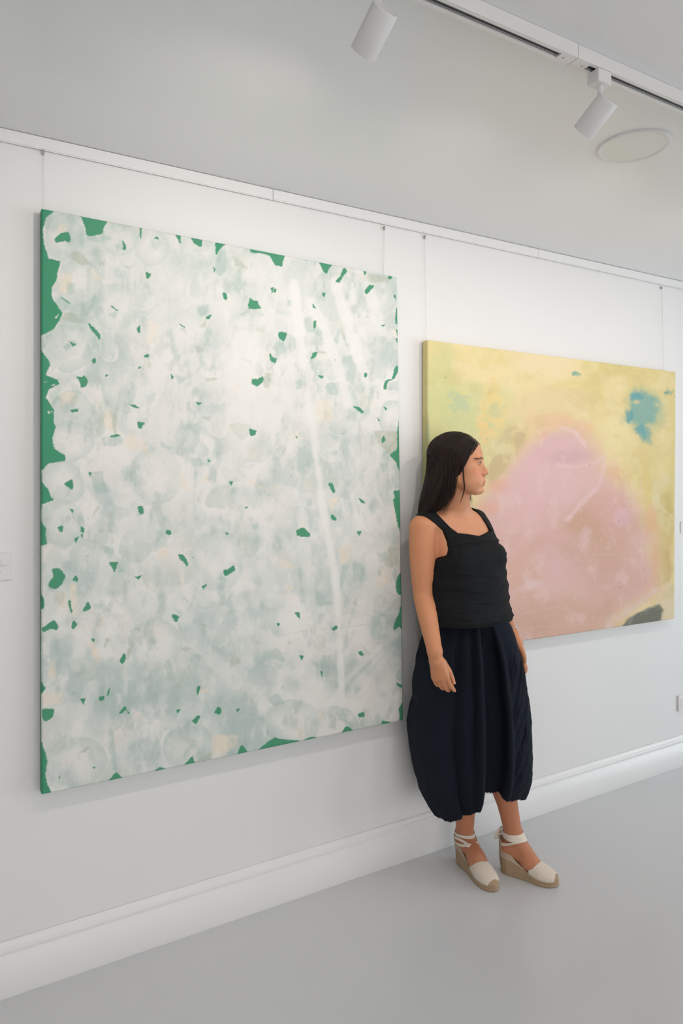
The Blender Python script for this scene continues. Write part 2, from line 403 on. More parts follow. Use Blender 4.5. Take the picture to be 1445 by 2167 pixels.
GREEN += parse(D_, """1220 0 1290 0 1290 240 1275 240 1250 160 1230 50;795 110 828 135 820 150 795 140;548 220 600 200 648 245 640 262 560 258;970 230 1000 225 985 255;
60 235 78 238 70 248;45 515 118 462 125 495 60 538;1300 480 1255 540 1240 590 1245 640 1265 675 1300 650;1300 700 1275 750 1265 800 1235 860 1225 920 1260 890 1300 930;
540 795 570 795 575 838;418 870 435 872 425 888;798 905 830 885 832 905 810 920;978 1075 1000 1065 1018 1095 1000 1100;575 1095 600 1100 590 1130;718 1210 730 1210 728 1245;
1245 1290 1300 1320 1300 1335 1250 1310;0 1460 25 1465 28 1495 5 1510;135 1475 155 1472 140 1492;980 1510 1020 1500 1022 1530 985 1530;
1285 1430 1305 1440 1305 1570 1265 1565 1270 1530 1262 1480;1145 1595 1145 1562 1200 1572 1200 1590;860 1660 870 1640 900 1595 940 1625 945 1640;
280 1780 290 1758 400 1675 440 1690 520 1695 570 1700 575 1725;600 1705 610 1692 660 1672 690 1680 690 1700;135 1810 143 1790 172 1722 208 1775 208 1795""")
TEAL = parse(A_, """430 260 545 255 620 290 520 320 430 300;625 345 685 300 705 370 660 380;895 310 945 290 975 320 930 375 900 350;515 450 565 445 560 490 520 485;
280 600 350 610 345 680 280 690;175 710 240 705 300 760 260 820;400 760 480 690 500 720 440 850 390 830;570 830 650 810 640 850 610 855;90 985 170 960 130 1060 95 1080;
1090 930 1150 930 1150 970;540 1715 680 1710 690 1780 540 1780;1060 1265 1165 1290 1100 1340;720 1455 760 1440 780 1490 730 1490;440 1980 540 1960 560 2050 610 2110 490 2120;
1180 1870 1260 1860 1280 1930 1190 1930;960 1740 1050 1790 1030 1810 960 1780;1365 430 1440 345 1440 520 1400 560 1365 540;350 1560 362 1580 340 1590;250 1060 330 1010 360 1040 270 1095;870 1420 930 1390 920 1460 880 1470;1230 780 1320 760 1290 850 1240 830;700 480 770 480 740 515""")
TEAL += parse(B_, """10 150 40 140 20 260 0 240;260 560 330 600 300 625 260 590;480 500 530 500 525 550 490 540;600 630 660 610 740 740 700 745 670 720 620 730;
430 770 470 800 480 860 420 880 380 830;800 780 850 700 840 800;890 795 930 800 920 830 895 820;540 1060 580 1045 600 1100 550 1120;1030 590 1060 620 1035 625;
1130 430 1170 430 1150 470;1190 1070 1262 1050 1262 1120 1180 1120;790 1545 830 1530 840 1570 790 1570;600 1640 640 1600 650 1650;1130 1630 1185 1625 1175 1680 1150 1690;
1220 1740 1262 1780 1262 1810 1225 1800;650 1870 660 1930 620 1920 620 1880;740 1100 800 1050 850 1160 780 1150;860 900 930 880 970 960 950 1090 880 1030;1160 1560 1240 1440 1250 1470 1180 1560""")
TEAL += parse(C_, """500 330 600 330 615 440 560 400;330 60 400 150 370 190 300 120;900 220 970 230 900 330;860 980 900 975 910 1020 865 1025;1160 1100 1220 1100 1210 1155;
570 1360 605 1390 570 1410;90 1100 140 1100 130 1190 90 1180;1060 860 1130 900 1130 960 1060 920;780 60 820 95 770 120;460 740 525 745 515 775 460 770;1020 770 1090 790 1080 850;
300 1690 350 1740 280 1790;550 1640 600 1640 640 1960 600 1930;960 1150 1000 1130 1040 1280 990 1300;640 450 680 510 630 530;1360 540 1400 560 1400 600 1360 600""")
TEAL += parse(D_, """240 180 280 160 290 210 250 215;560 480 610 490 620 580 580 600 565 540;720 740 790 700 800 740;320 1060 430 1040 480 1140 400 1125 320 1140;
570 1060 600 1060 590 1120;1090 780 1180 810 1150 830;820 1500 870 1480 960 1600 930 1610 860 1560;790 1515 820 1520 825 1550;400 1150 460 1160 430 1190;
0 600 60 570 60 720 20 740;180 920 220 900 240 970;940 440 1000 450 1060 560 990 590 940 560;1100 380 1180 370 1180 450 1120 440;1210 530 1240 480 1260 560 1240 590;
1190 1000 1260 950 1300 1000 1280 1060 1210 1040;1250 1200 1300 1190 1300 1290 1240 1260;860 470 920 460 850 650;1010 1030 1070 1090 1020 1105;720 1100 790 1090 770 1260 720 1230;350 1400 420 1360 470 1420 400 1460;940 1300 1000 1330 960 1380;30 500 0 560 40 565""")
OLIVE = parse(A_, """1210 1060 1260 1065 1290 1090 1240 1118;285 400 360 370 460 470 370 480;260 820 330 820 400 890 240 875;1285 1290 1370 1285 1380 1300 1300 1320;875 1150 900 1180 895 1240 875 1210;
1270 1570 1330 1570 1310 1605;1240 930 1300 860 1290 930;615 1560 650 1540 640 1700 620 1680""")
OLIVE += parse(B_, """110 205 130 200 220 290 130 270;160 900 240 915 240 945;325 1040 345 1000 380 1010 360 1110 325 1105;650 920 665 905 620 970 605 960;250 705 340 685 320 730;860 625 900 670 890 800 860 720;
80 1360 130 1340 250 1360 220 1430 180 1470 110 1410;45 1510 75 1500 72 1600;1040 1050 1080 980 1065 1060;680 780 700 840 770 870 690 870;960 310 1190 350 1200 390 1000 380;1080 1400 1250 1400 1250 1530 1190 1570 1130 1500;150 600 200 580 180 610""")
OLIVE += parse(C_, """445 125 490 40 510 50 460 120;535 1050 545 980 580 985 550 1045;690 1140 705 1050 730 1080 705 1145;330 1270 345 1235 410 1195 370 1250;1075 1060 1110 1045 1155 1060 1110 1085;
1035 1340 1055 1300 1082 1310 1070 1355;355 1810 420 1750 435 1770 400 1800;1080 690 1120 710 1165 770;1180 1870 1290 1795 1290 1850 1175 1890;565 230 580 205 600 235;750 915 790 905 785 940;1210 880 1260 890 1240 920""")
OLIVE += parse(D_, """485 1000 510 980 525 1020 490 1025;935 730 975 680 965 750;90 1180 100 1060 170 1140;1180 340 1270 330 1240 480 1150 470 1190 400;1100 520 1160 460 1140 550;700 650 690 800 680 690""")
CREAM = parse(A_, """215 540 320 540 330 620 280 680 215 690;860 860 960 900 940 1010 870 1060;690 1720 780 1700 860 1770 905 1880 870 1850 820 1780 730 1810;220 1400 330 1380 370 1460 230 1500;1285 1990 1325 2000 1330 2050 1285 2040;
1100 1990 1130 1980 1180 2110 1120 2090;470 500 540 590 470 570;200 200 270 190 260 250 220 245;540 1520 640 1530 620 1690 550 1650""")
CREAM += parse(B_, """100 1110 150 1075 150 1110 110 1150;75 1370 90 1320 120 1370 80 1410;690 1190 800 1180 790 1340 700 1340;1200 720 1250 700 1250 780;540 1400 560 1400 555 1440;
200 1740 230 1735 340 1800 320 1810;190 1890 210 1870 215 1920;1230 1420 1250 1450 1240 1540 1185 1555;1225 1930 1250 1880 1255 2030 1225 2036;790 1880 850 1850 830 1900""")
CREAM += parse(C_, """190 660 270 650 270 790 210 760;400 1000 460 1010 520 1150 480 1150;130 1250 180 1130 200 1180 190 1290;720 1470 820 1560 780 1560;1205 1350 1260 1340 1290 1380 1205 1390;
1300 1680 1400 1680 1400 1840 1300 1850;1160 1880 1250 1850 1200 1885;910 350 980 350 970 420 920 410;100 1380 250 1370 240 1450 110 1470;1080 560 1090 520 1100 640;290 580 350 600 340 820 310 820""")
CREAM += parse(D_, """435 430 490 430 550 490 480 490 440 460;470 620 490 605 530 615 525 630;560 180 600 160 620 200 570 210;540 1660 590 1590 610 1650 600 1690;470 1530 510 1530 515 1560;
695 1550 720 1490 730 1560;850 340 930 320 930 440 850 450;0 1660 140 1650 150 1740 0 1800;1100 560 1160 500 1200 560 1130 640;790 0 830 0 790 110;170 240 190 240 185 380;1250 1350 1300 1340 1290 1400""")
LEFTB = cv(A_, [(60, 60), (190, 92), (130, 140), (105, 230), (115, 330), (150, 430), (235, 450), (210, 540), (205, 580), (170, 640), (172, 710), (250, 820), (235, 860), (185, 935),
   (90, 985), (90, 1080), (140, 1150), (160, 1190), (125, 1265), (210, 1300), (228, 1330), (150, 1370), (130, 1430), (185, 1510), (185, 1600), (200, 1640), (175, 1730), (190, 1800),
   (270, 1850), (272, 1888), (150, 1905), (95, 1960), (100, 2040), (150, 2100), (180, 2160)]) + cv(C_, [(178, 5), (95, 35), (88, 120), (90, 150), (105, 180), (128, 200), (120, 250), (135, 312),
   (85, 330), (80, 500), (85, 660), (115, 715), (110, 770), (82, 780), (80, 1000), (85, 1290), (125, 1340), (85, 1390), (80, 1600), (90, 1720), (120, 1800), (135, 1860), (120, 1960), (135, 2030), (165, 2095),
   (30, 2200), (0, 1000), (0, 0)]) + cv(A_, [(0, 1800), (0, 60)])

def paint1():
    T = [(88, 441), (840.5, 586.5), (853.5, 1524.5), (88, 1682)]
    cvs = Canvas(T, 620, 840, (72, 150, 114))
    X, Y = cvs.PX, cvs.PY
    full = (slice(None), slice(None))
    # base wash
    n1 = noise2(X, Y, .012, 3, 5); n2 = noise2(X, Y, .006, 9, 4); n3 = noise2(X, Y, .03, 5, 4)
    cvs.mix(full, (218, 221, 216), np.ones_like(X))
    cvs.mix(full, (190, 203, 198), sstep(.48, .64, n1)*.75)
    cvs.mix(full, (238, 235, 230), sstep(.45, .65, n2*.6+n3*.4)*.8)
    # petals: translucent rounded strokes, each with one crisp rim
    pal = [(233, 231, 226), (235, 232, 227), (224, 225, 220), (204, 213, 207), (186, 202, 196), (208, 216, 212), (232, 224, 212), (236, 233, 228), (198, 208, 198), (216, 220, 217)]
    r = np.random.default_rng(21)
    for i in range(620):
        cx, cy = r.uniform(88, 850), r.uniform(440, 1680)
        rad = r.uniform(14, 52); el = r.uniform(.55, 1.0); an = r.uniform(0, math.pi)
        sl = cvs.box(cx-rad*1.3, cy-rad*1.3, cx+rad*1.3, cy+rad*1.3)
        if sl is None: continue
        x, y = X[sl]-cx, Y[sl]-cy
        u = (x*math.cos(an)+y*math.sin(an))/rad; v = (-x*math.sin(an)+y*math.cos(an))/(rad*el)
        rr = np.sqrt(u*u+v*v)+(noise2(X[sl], Y[sl], .05, i+40, 3)-.5)*.28
        inside = 1-sstep(.92, .98, rr)
        grad = sstep(-1.0, .9, u)                # thin on one side, dense on the other
        tex = .65+.35*noise2(X[sl], Y[sl], .09, i+7, 3)
        cvs.mix(sl, pal[r.integers(len(pal))], inside*(.12+.62*grad)*tex*r.uniform(.5, 1))
        if i % 3 == 0:                           # faint light rim
            rim = sstep(.86, .93, rr)*(1-sstep(.93, .99, rr))*sstep(0, .7, u)
            cvs.mix(sl, (237, 236, 231), rim*.5)
    for i, (cx, cy, ax_, ay_) in enumerate([(136, 498, 46, 53), (254, 506, 40, 36), (322, 524, 42, 40), (420, 528, 42, 42), (168, 600, 52, 62), (150, 730, 62, 56), (244, 645, 56, 52), (150, 862, 50, 44), (152, 928, 52, 46),
            (135, 1015, 46, 50), (132, 1100, 50, 56), (190, 1172, 46, 42), (548, 566, 56, 50), (612, 606, 58, 62), (702, 606, 42, 36), (824, 1005, 30, 62), (800, 622, 46, 46), (832, 880, 32, 42), (545, 1560, 60, 48), (402, 1580, 60, 52),
            (160, 1612, 72, 62), (704, 1540, 60, 52), (620, 1530, 60, 55), (470, 640, 50, 56), (395, 700, 60, 50), (600, 760, 46, 60), (560, 880, 60, 56), (330, 1000, 60, 66), (270, 820, 60, 50), (720, 860, 40, 60), (460, 1180, 60, 70), (330, 1360, 60, 60)]):
        sl = cvs.box(cx-ax_*1.2, cy-ay_*1.2, cx+ax_*1.2, cy+ay_*1.2)
        if sl is None: continue
        rr = np.hypot((X[sl]-cx)/ax_, (Y[sl]-cy)/ay_)+(noise2(X[sl], Y[sl], .03, i+900, 4)-.5)*.26
        tx = .5+.5*noise2(X[sl], Y[sl], .07, i+930, 4)
        cvs.mix(sl, (230, 229, 224), (1-sstep(.93, .97, rr))*.55*tx); cvs.mix(sl, (184, 202, 194), sstep(.35, .95, rr)*(1-sstep(.93, .97, rr))*.62*tx)
        cvs.mix(sl, (226, 228, 222), np.exp(-((rr-.955)/.018)**2)*.45)
    # cooler and greener washes low on the canvas and at the left, chalkier in the middle
    n4 = noise2(X, Y, .009, 31, 4); n5 = noise2(X, Y, .016, 77, 5)
    cvs.mix(full, (178, 197, 190), sstep(.50, .72, n4)*sstep(950, 1450, Y)*.7)
    cvs.mix(full, (190, 206, 198), sstep(.52, .70, n5)*(1-sstep(560, 760, Y))*.45)
    cvs.mix(full, (235, 232, 228), sstep(.40, .62, n4)*np.exp(-((X-520)/260)**2-((Y-860)/330)**2)*.85)
    for i, P in enumerate(CREAM): cvs.poly(P, (238, 224, 204), .75, 3.5, 4, 300+i, .06, .5)
    for i, P in enumerate(TEAL): cvs.poly(P, (170, 194, 186), .66, 2.6, 3.0, 400+i, .14, .5)
    for i, P in enumerate(OLIVE): cvs.poly(P, (186, 192, 174), .72, 1.3, 2.2, 500+i, .15, .4)
    d1 = noise2(X, Y*.55, .075, 211, 5, gain=.6); d2 = noise2(X+.15*Y, Y*.5, .030, 212, 5, gain=.55)
    cvs.mix(full, (170, 190, 182), sstep(.52, .72, d1*.45+d2*.55)*.5); cvs.mix(full, (237, 234, 229), sstep(.52, .72, 1-d1*.6-d2*.4)*.45)
    # long chalky strokes
    def stroke(pts, wd, al, col=(237, 235, 231), soft=7, seed=1):
        P = np.array(pts, float); sl = cvs.box(P[:, 0].min()-wd*2, P[:, 1].min()-wd*2, P[:, 0].max()+wd*2, P[:, 1].max()+wd*2)
        if sl is None: return
        x, y = X[sl], Y[sl]; d = np.full(x.shape, 1e9)
        for a, b in zip(P[:-1], P[1:]):
            e = b-a; t = np.clip(((x-a[0])*e[0]+(y-a[1])*e[1])/(e@e), 0, 1); d = np.minimum(d, np.hypot(x-a[0]-e[0]*t, y-a[1]-e[1]*t))
        d += (noise2(x, y, .04, seed, 3)-.5)*wd*.8
        cvs.mix(sl, col, (1-sstep(wd-soft, wd+soft*.3, d))*al*(.75+.25*noise2(x, y, .1, seed+3, 3)))
    S = [([(622, 600), (634, 690), (645, 770)], 13, .85), ([(655, 640), (690, 700), (722, 790), (735, 850)], 13, .8), ([(710, 600), (735, 680), (762, 760), (775, 800)], 13, .85),
         ([(760, 560), (790, 640), (808, 700)], 13, .7), ([(650, 830), (662, 900), (672, 980), (680, 1040)], 8, .85), ([(678, 1040), (695, 1130), (710, 1220), (718, 1330), (722, 1420), (724, 1490)], 9, .95),
         ([(835, 1340), (790, 1380), (730, 1440), (690, 1500)], 8, .6), ([(850, 1330), (800, 1390), (745, 1450)], 6, .45), ([(640, 1080), (648, 1180), (662, 1300)], 14, .5),
         ([(560, 1060), (565, 1160), (570, 1260)], 20, .45), ([(745, 900), (752, 1000), (758, 1110)], 14, .5), ([(520, 720), (505, 860), (500, 960)], 30, .6), ([(590, 560), (560, 650), (540, 760)], 24, .45),
         ([(330, 640), (340, 760), (300, 860)], 26, .45), ([(230, 1180), (190, 1300), (160, 1400)], 18, .4), ([(360, 1250), (420, 1360), (500, 1440)], 18, .35), ([(610, 1300), (650, 1420), (660, 1500)], 22, .5),
         ([(790, 1180), (775, 1290), (765, 1380)], 16, .5), ([(830, 1370), (770, 1460), (740, 1520)], 9, .45), ([(480, 1150), (510, 1280), (530, 1400)], 14, .4), ([(200, 1450), (150, 1560), (180, 1640)], 16, .35)]
    for i, (p, wd, al) in enumerate(S): stroke(p, wd, al, seed=i+60)
    stroke([(590, 1342), (650, 1330), (740, 1322), (840, 1310)], .9, .5, (176, 190, 184), 1, 5); stroke([(115, 1400), (190, 1390)], .8, .4, (180, 194, 188), 1, 6)
    # green ground left bare
    G = (72, 150, 114)
    cvs.poly(LEFTB, G, 1, .9, 1.6, 5, .35)
    for i, P in enumerate(GREEN): cvs.poly(P, G, .97, .6, 1.5, 600+i, .38, grow=.9)
    r = np.random.default_rng(5)
    for i in range(70):                          # pinholes and specks
        x, y = r.uniform(100, 840), r.uniform(500, 1620); s = r.uniform(.6, 1.6)
        cvs.poly([(x-s, y), (x, y-s), (x+s, y), (x, y+s)], (110, 150, 135), .7, .6, .5, i, .5)
    for x, y in r.normal((185, 1172), (3, 9), (16, 2)):
        cvs.poly([(x-.8, y), (x, y-.8), (x+.8, y), (x, y+.8)], (120, 150, 190), .7, .5, .3, 3, .5)
    # white flecks on the left green border
    for q in parse(A_, "190 855 225 825 205 860;112 1312 135 1316 115 1318;165 1340 195 1330 190 1345;140 1525 150 1522 158 1545 145 1545;160 1528 178 1527 172 1535;150 2100 165 2110 180 2167 165 2150"):
        cvs.poly(q, (225, 228, 220), .9, .6, .8, 8, .5)
    # fabric grain
    g = np.random.default_rng(1).normal(0, 1, X.shape).astype(np.float32)[..., None]
    cvs.C *= 1+.012*g
    return T, cvs
def canvas_object(T, cvs, name, label, front, thick, edge_cols, weave_s=900):
    """stretched canvas: a painted front face, turned edges of the same cloth, wooden bars behind"""
    c = [W(x, y, front) for x, y in T]
    nu, nv = cvs.nu, cvs.nv
    U, V = cvs.U[..., None], cvs.V[..., None]
    P = (c[0]*(1-U)+c[1]*U)*(1-V)+(c[3]*(1-U)+c[2]*U)*V
    # rounded fold at the rim
    wid, hei = np.linalg.norm(c[1]-c[0]), np.linalg.norm(c[3]-c[0])
    e = np.minimum(np.minimum(cvs.U*wid, (1-cvs.U)*wid), np.minimum(cvs.V*hei, (1-cvs.V)*hei))
    P[..., 1] += .0035*np.clip(1-e/.004, 0, 1)**2+.0012*(noise2(cvs.U*6, cvs.V*8, 1, 3, 2)-.5)
    root = empty(name, tuple((c[0]+c[1]+c[2]+c[3])/4+np.array([0, thick, 0])))
    m = attr_color(mat(name+'_paint', (.8, .8, .8), .75, spec=.25)); weave(m, weave_s*1.1, weave_s, .10, .0006)
    me = mesh_np('painted_front', P.reshape(-1, 3), grid_faces(nu, nv)[:, ::-1]); set_colors(me, cvs.C.reshape(-1, 3))
    link('painted_front', me, m, root)
    # turned edges
    rim = np.concatenate([P[0], P[1:, -1], P[-1, ::-1][1:], P[::-1, 0][1:]]); rc = np.concatenate([cvs.C[0], cvs.C[1:, -1], cvs.C[-1, ::-1][1:], cvs.C[::-1, 0][1:]])
    n = len(rim); V2 = []; C2 = []
    for k, t in enumerate((0, .004, .5, 1)):
        q = rim.copy(); q[:, 1] = rim[:, 1]*(1-t)+t*(front+thick); V2.append(q); C2.append(rc if k < 2 else edge_cols(rim, rc, t))
    me = mesh_np('turned_edge', np.concatenate(V2), grid_faces(n, 4)); set_colors(me, np.concatenate(C2))
    link('turned_edge', me, m, root)
    bm = bmesh.new(); ins = .004
    x0, x1 = c[0][0]+ins, c[1][0]-ins; z0, z1 = max(c[3][2], c[2][2])+ins+.006, min(c[0][2], c[1][2])-ins-.006
    x0 += .006; x1 -= .006
    ya, yb = front+.008, front+thick-.001
    bx(bm, x0, x0+.045, ya, yb, z0, z1); bx(bm, x1-.045, x1, ya, yb, z0, z1); bx(bm, x0, x1, ya, yb, z0, z0+.045); bx(bm, x0, x1, ya, yb, z1-.045, z1)
    bx(bm, x0, x1, ya+.004, yb, (z0+z1)/2-.02, (z0+z1)/2+.02)
    bm_mesh('stretcher_frame', bm, mat('pine_wood', (.55, .38, .2), .6, mottle=(30, .1)), root)
    tag(root, label, 'painting')
    return root, c
T1, cv1 = paint1()
green = np.array(srgb(58, 138, 102)[:3])
p1, c1 = canvas_object(T1, cv1, 'canvas_painting', 'large tall unframed canvas of whitish petal shapes over bright green ground', -.040, .032, lambda rim, rc, t: np.tile(green, (len(rim), 1)))

# ------------------------------------------------------------------ canvas 2: yellow ground with a pink mound
def paint2():
    T = [(905, 719.5), (1430, 787), (1427, 1309.5), (904, 1386)]
    cvs = Canvas(T, 520, 420, (236, 219, 164)); X, Y = cvs.PX, cvs.PY; full = (slice(None), slice(None))
    N = lambda s, seed, o=4: noise2(X, Y, s, seed, o)
    cvs.mix(full, (216, 197, 136), sstep(1180, 1440, X)*.7); cvs.mix(full, (226, 208, 145), sstep(.5, .7, N(.012, 2))*.6)
    cvs.mix(full, (240, 222, 178), sstep(.5, .7, N(.02, 8))*.4)
    def blob(cx, cy, rx, ry, col, al, seed, rot=0, ns=.02, na=.5, hard=.35):
        a = math.radians(rot); x, y = X-cx, Y-cy
        u = (x*math.cos(a)+y*math.sin(a))/rx; v = (-x*math.sin(a)+y*math.cos(a))/ry
        d = np.sqrt(u*u+v*v)+(noise2(X, Y, ns, seed, 5)-.5)*na*2
        cvs.mix(full, col, (1-sstep(1-hard, 1+hard, d))*al)
    blob(935, 930, 45, 190, (206, 208, 150), .75, 3); blob(1000, 860, 90, 60, (214, 214, 156), .6, 4); blob(1050, 960, 60, 60, (214, 208, 160), .6, 5)
    blob(900, 960, 9, 90, (150, 158, 120), .7, 55, hard=.6)
    blob(1000, 880, 40, 60, (200, 208, 160), .35, 6, ns=.06, na=.9); blob(1045, 860, 28, 55, (242, 210, 140), .55, 7, ns=.05, na=.9); blob(1020, 905, 12, 30, (244, 206, 140), .5, 9, ns=.08, na=.9)
    blob(970, 850, 18, 22, (165, 195, 175), .35, 12, ns=.1, na=1.2); blob(1048, 868, 16, 14, (175, 200, 170), .35, 13, ns=.1, na=1.2)
    blob(1150, 770, 70, 30, (240, 220, 185), .5, 14); blob(1175, 860, 90, 40, (232, 208, 165), .7, 15); blob(1280, 780, 50, 20, (216, 200, 128), .5, 16)
    blob(1330, 1080, 60, 130, (222, 200, 130), .5, 17); blob(1405, 1120, 22, 90, (206, 184, 118), .7, 18, ns=.03); blob(1300, 940, 40, 50, (238, 222, 170), .7, 19); blob(1340, 970, 30, 30, (226, 204, 146), .4, 20)
    blob(1398, 1205, 24, 50, (196, 172, 112), .75, 21, hard=.2, na=.25); blob(1412, 1280, 24, 45, (226, 210, 176), .95, 22, hard=.12, na=.12)
    blob(1390, 1050, 14, 50, (228, 214, 176), .5, 23, 20, .06, .8)
    # mound
    mound = [(1188, 888), (1222, 896), (1252, 925), (1275, 968), (1300, 1000), (1335, 1040), (1370, 1090), (1388, 1130), (1392, 1190), (1398, 1250), (1330, 1300), (1290, 1345), (1200, 1400), (850, 1440), (850, 1130), (960, 1110), (1010, 1060), (1050, 1010), (1098, 945), (1145, 905)]
    d = poly_sd(X, Y, mound)+(N(.03, 30)-.5)*26
    halo = (1-sstep(-5, 34, d))
    cvs.mix(full, (232, 202, 160), halo*.6)
    cvs.mix(full, (200, 178, 140), np.exp(-((poly_sd(X, Y, [(1100, 920), (1040, 1010), (1030, 1010), (1085, 920)])-6)/14).clip(0)**2)*.75*sstep(.3, .6, N(.04, 32)))
    m = 1-sstep(-40, 12, d)
    cvs.mix(full, (225, 188, 180), m*.97)
    save = m.copy()
    def inb(cx, cy, rx, ry, col, al, seed, rot=0, ns=.02, na=.5, hard=.5):
        a = math.radians(rot); x, y = X-cx, Y-cy
        u = (x*math.cos(a)+y*math.sin(a))/rx; v = (-x*math.sin(a)+y*math.cos(a))/ry
        d2 = np.sqrt(u*u+v*v)+(noise2(X, Y, ns, seed, 5)-.5)*na*2
        cvs.mix(full, col, (1-sstep(1-hard, 1+hard, d2))*al*save)
    inb(1150, 1020, 95, 110, (228, 190, 190), .85, 41); inb(1190, 950, 60, 40, (224, 186, 186), .8, 42); inb(1205, 965, 55, 16, (208, 172, 176), .45, 43, -8)
    inb(1250, 1130, 90, 70, (210, 170, 146), .75, 44); inb(1240, 1120, 50, 40, (202, 164, 134), .5, 45); inb(1310, 1080, 55, 50, (222, 176, 168), .7, 46)
    inb(1130, 1130, 60, 90, (227, 187, 184), .7, 47); inb(1190, 1190, 50, 60, (226, 186, 184), .6, 48); inb(1290, 1220, 80, 50, (216, 174, 160), .7, 49)
    inb(1180, 1310, 130, 50, (214, 174, 152), .75, 50); inb(1110, 1210, 40, 60, (220, 180, 160), .6, 51, 0, .05, .8); inb(1120, 1240, 22, 10, (234, 206, 206), .6, 52, -20, .06, .6)
    inb(1240, 1130, 12, 16, (230, 196, 196), .5, 53, 0, .08, .8); inb(1320, 1095, 18, 18, (228, 190, 198), .6, 54)
    for i, (cx, cy, rx, ry, al) in enumerate([(1378, 1100, 14, 30, .8), (1165, 890, 40, 14, .5), (1050, 1030, 26, 14, .8), (1040, 1075, 30, 12, .8), (1230, 905, 20, 20, .5), (1300, 1000, 16, 22, .6), (1385, 1170, 8, 50, .6), (1375, 1255, 10, 20, .6), (1145, 920, 10, 10, .6)]):
        blob(cx, cy, rx, ry, (234, 174, 146), al*.55, 60+i, ns=.06, na=.7, hard=.6)
    q1 = noise2(X, Y*.7, .035, 301, 5, gain=.62); q2 = noise2(X*.7, Y, .02, 302, 5, gain=.6)
    cvs.mix(full, (233, 205, 200), sstep(.54, .72, q1)*.42*save); cvs.mix(full, (204, 164, 140), sstep(.54, .74, q2)*.38*save*sstep(1020, 1200, Y))
    cvs.mix(full, (240, 226, 184), sstep(.55, .74, q1)*.35*(1-save)); cvs.mix(full, (206, 190, 128), sstep(.56, .76, q2)*.35*(1-save))
    # pale scrapes
    def stroke(pts, wd, al, col, seed=1):
        P = np.array(pts, float); dd = np.full(X.shape, 1e9)
        for a, b in zip(P[:-1], P[1:]):
            e = b-a; t = np.clip(((X-a[0])*e[0]+(Y-a[1])*e[1])/(e@e), 0, 1); dd = np.minimum(dd, np.hypot(X-a[0]-e[0]*t, Y-a[1]-e[1]*t))
        dd += (noise2(X, Y, .05, seed, 3)-.5)*wd*1.2
        cvs.mix(full, col, (1-sstep(0, wd, dd))*al*(.5+.5*noise2(X, Y, .08, seed+3, 3)))
    stroke([(1185, 905), (1215, 915), (1238, 945)], 6, .6, (236, 208, 210), 2); stroke([(1175, 985), (1215, 990), (1260, 980), (1280, 965)], 6, .55, (236, 206, 204), 3)
    stroke([(1278, 985), (1265, 1030), (1225, 1070), (1200, 1100)], 8, .7, (236, 206, 206), 4); stroke([(1392, 1245), (1360, 1270), (1320, 1300), (1285, 1328)], 7, .95, (228, 202, 190), 5)
    stroke([(1355, 1000), (1358, 1130), (1358, 1270)], 1.6, .6, (232, 202, 188), 6); stroke([(1200, 1178), (1320, 1172), (1420, 1160)], 2, .35, (230, 206, 180), 7)
    stroke([(1380, 1010), (1395, 1070), (1425, 1100)], 3, .5, (232, 218, 186), 8); stroke([(1100, 1300), (1150, 1290), (1180, 1285)], 4, .5, (226, 194, 186), 9); stroke([(1100, 1330), (1180, 1325), (1260, 1322)], 3, .35, (228, 196, 184), 10)
    # blue clouds
    def cl(P, col, al, soft, seed): 
        dd = poly_sd(X, Y, P)+(noise2(X, Y, .07, seed, 5)-.5)*26; cvs.mix(full, col, (1-sstep(-soft, soft, dd))*al)
    cl([(1335, 825), (1365, 822), (1395, 842), (1410, 870), (1400, 900), (1380, 912), (1378, 930), (1362, 930), (1345, 905), (1335, 895), (1320, 885), (1330, 855)], (176, 190, 150), .6, 16, 70)
    cl([(1336, 828), (1362, 826), (1388, 845), (1394, 870), (1385, 890), (1370, 902), (1377, 932), (1364, 930), (1348, 908), (1340, 900), (1325, 888), (1333, 868), (1328, 845)], (128, 174, 166), .85, 9, 71)
    cl([(1332, 832), (1350, 828), (1362, 840), (1350, 850), (1334, 846)], (100, 162, 170), .7, 7, 72); cl([(1345, 910), (1358, 905), (1372, 932), (1362, 935)], (110, 168, 170), .7, 4, 73); cl([(1326, 875), (1340, 872), (1342, 890), (1328, 890)], (96, 160, 166), .7, 4, 74)
    cvs.mix(full, (226, 206, 156), np.exp(-((X-1346)/7)**2-((Y-851)/4)**2)*.9)
    blob(1216, 790, 10, 5, (120, 170, 160), .85, 75, 0, .15, .9, .4); blob(1414, 830, 10, 8, (150, 178, 150), .7, 76, 0, .15, 1.2, .4); blob(1410, 832, 5, 3, (110, 160, 150), .7, 77, 0, .2, .8)
    # charcoal patch
    dk = [(1302, 1335), (1322, 1312), (1345, 1298), (1375, 1285), (1396, 1279), (1405, 1290), (1404, 1302), (1399, 1322), (1300, 1345)]
    dd = poly_sd(X, Y, dk)+(N(.05, 81)-.5)*9
    cvs.mix(full, (104, 108, 100), (1-sstep(-5, 3, dd))*.93); cvs.mix(full, (150, 152, 142), (1-sstep(-5, 3, dd))*sstep(.5, .75, N(.06, 82))*.6)
    r = np.random.default_rng(9)
    for i in range(34):
        x, y = r.uniform(915, 1420), r.uniform(735, 1250); s = r.uniform(.6, 1.8)
        cvs.poly([(x-s, y), (x, y-s), (x+s, y), (x, y+s)], (120, 120, 96), .6, .6, .5, i, .5)
    cvs.C *= 1+.018*(N(.35, 90, 2)-.5)[..., None]*2+.012*r.normal(0, 1, X.shape).astype(np.float32)[..., None]
    return T, cvs
T2, cv2 = paint2()
def edge2(rim, rc, t):
    z = (rim[:, 2]-rim[:, 2].min())/(rim[:, 2].max()-rim[:, 2].min())
    a = sstep(.55, .8, z)[:, None]
    return rc*.35+.65*(a*np.array(srgb(224, 204, 140)[:3])+(1-a)*np.array(srgb(170, 172, 120)[:3]))
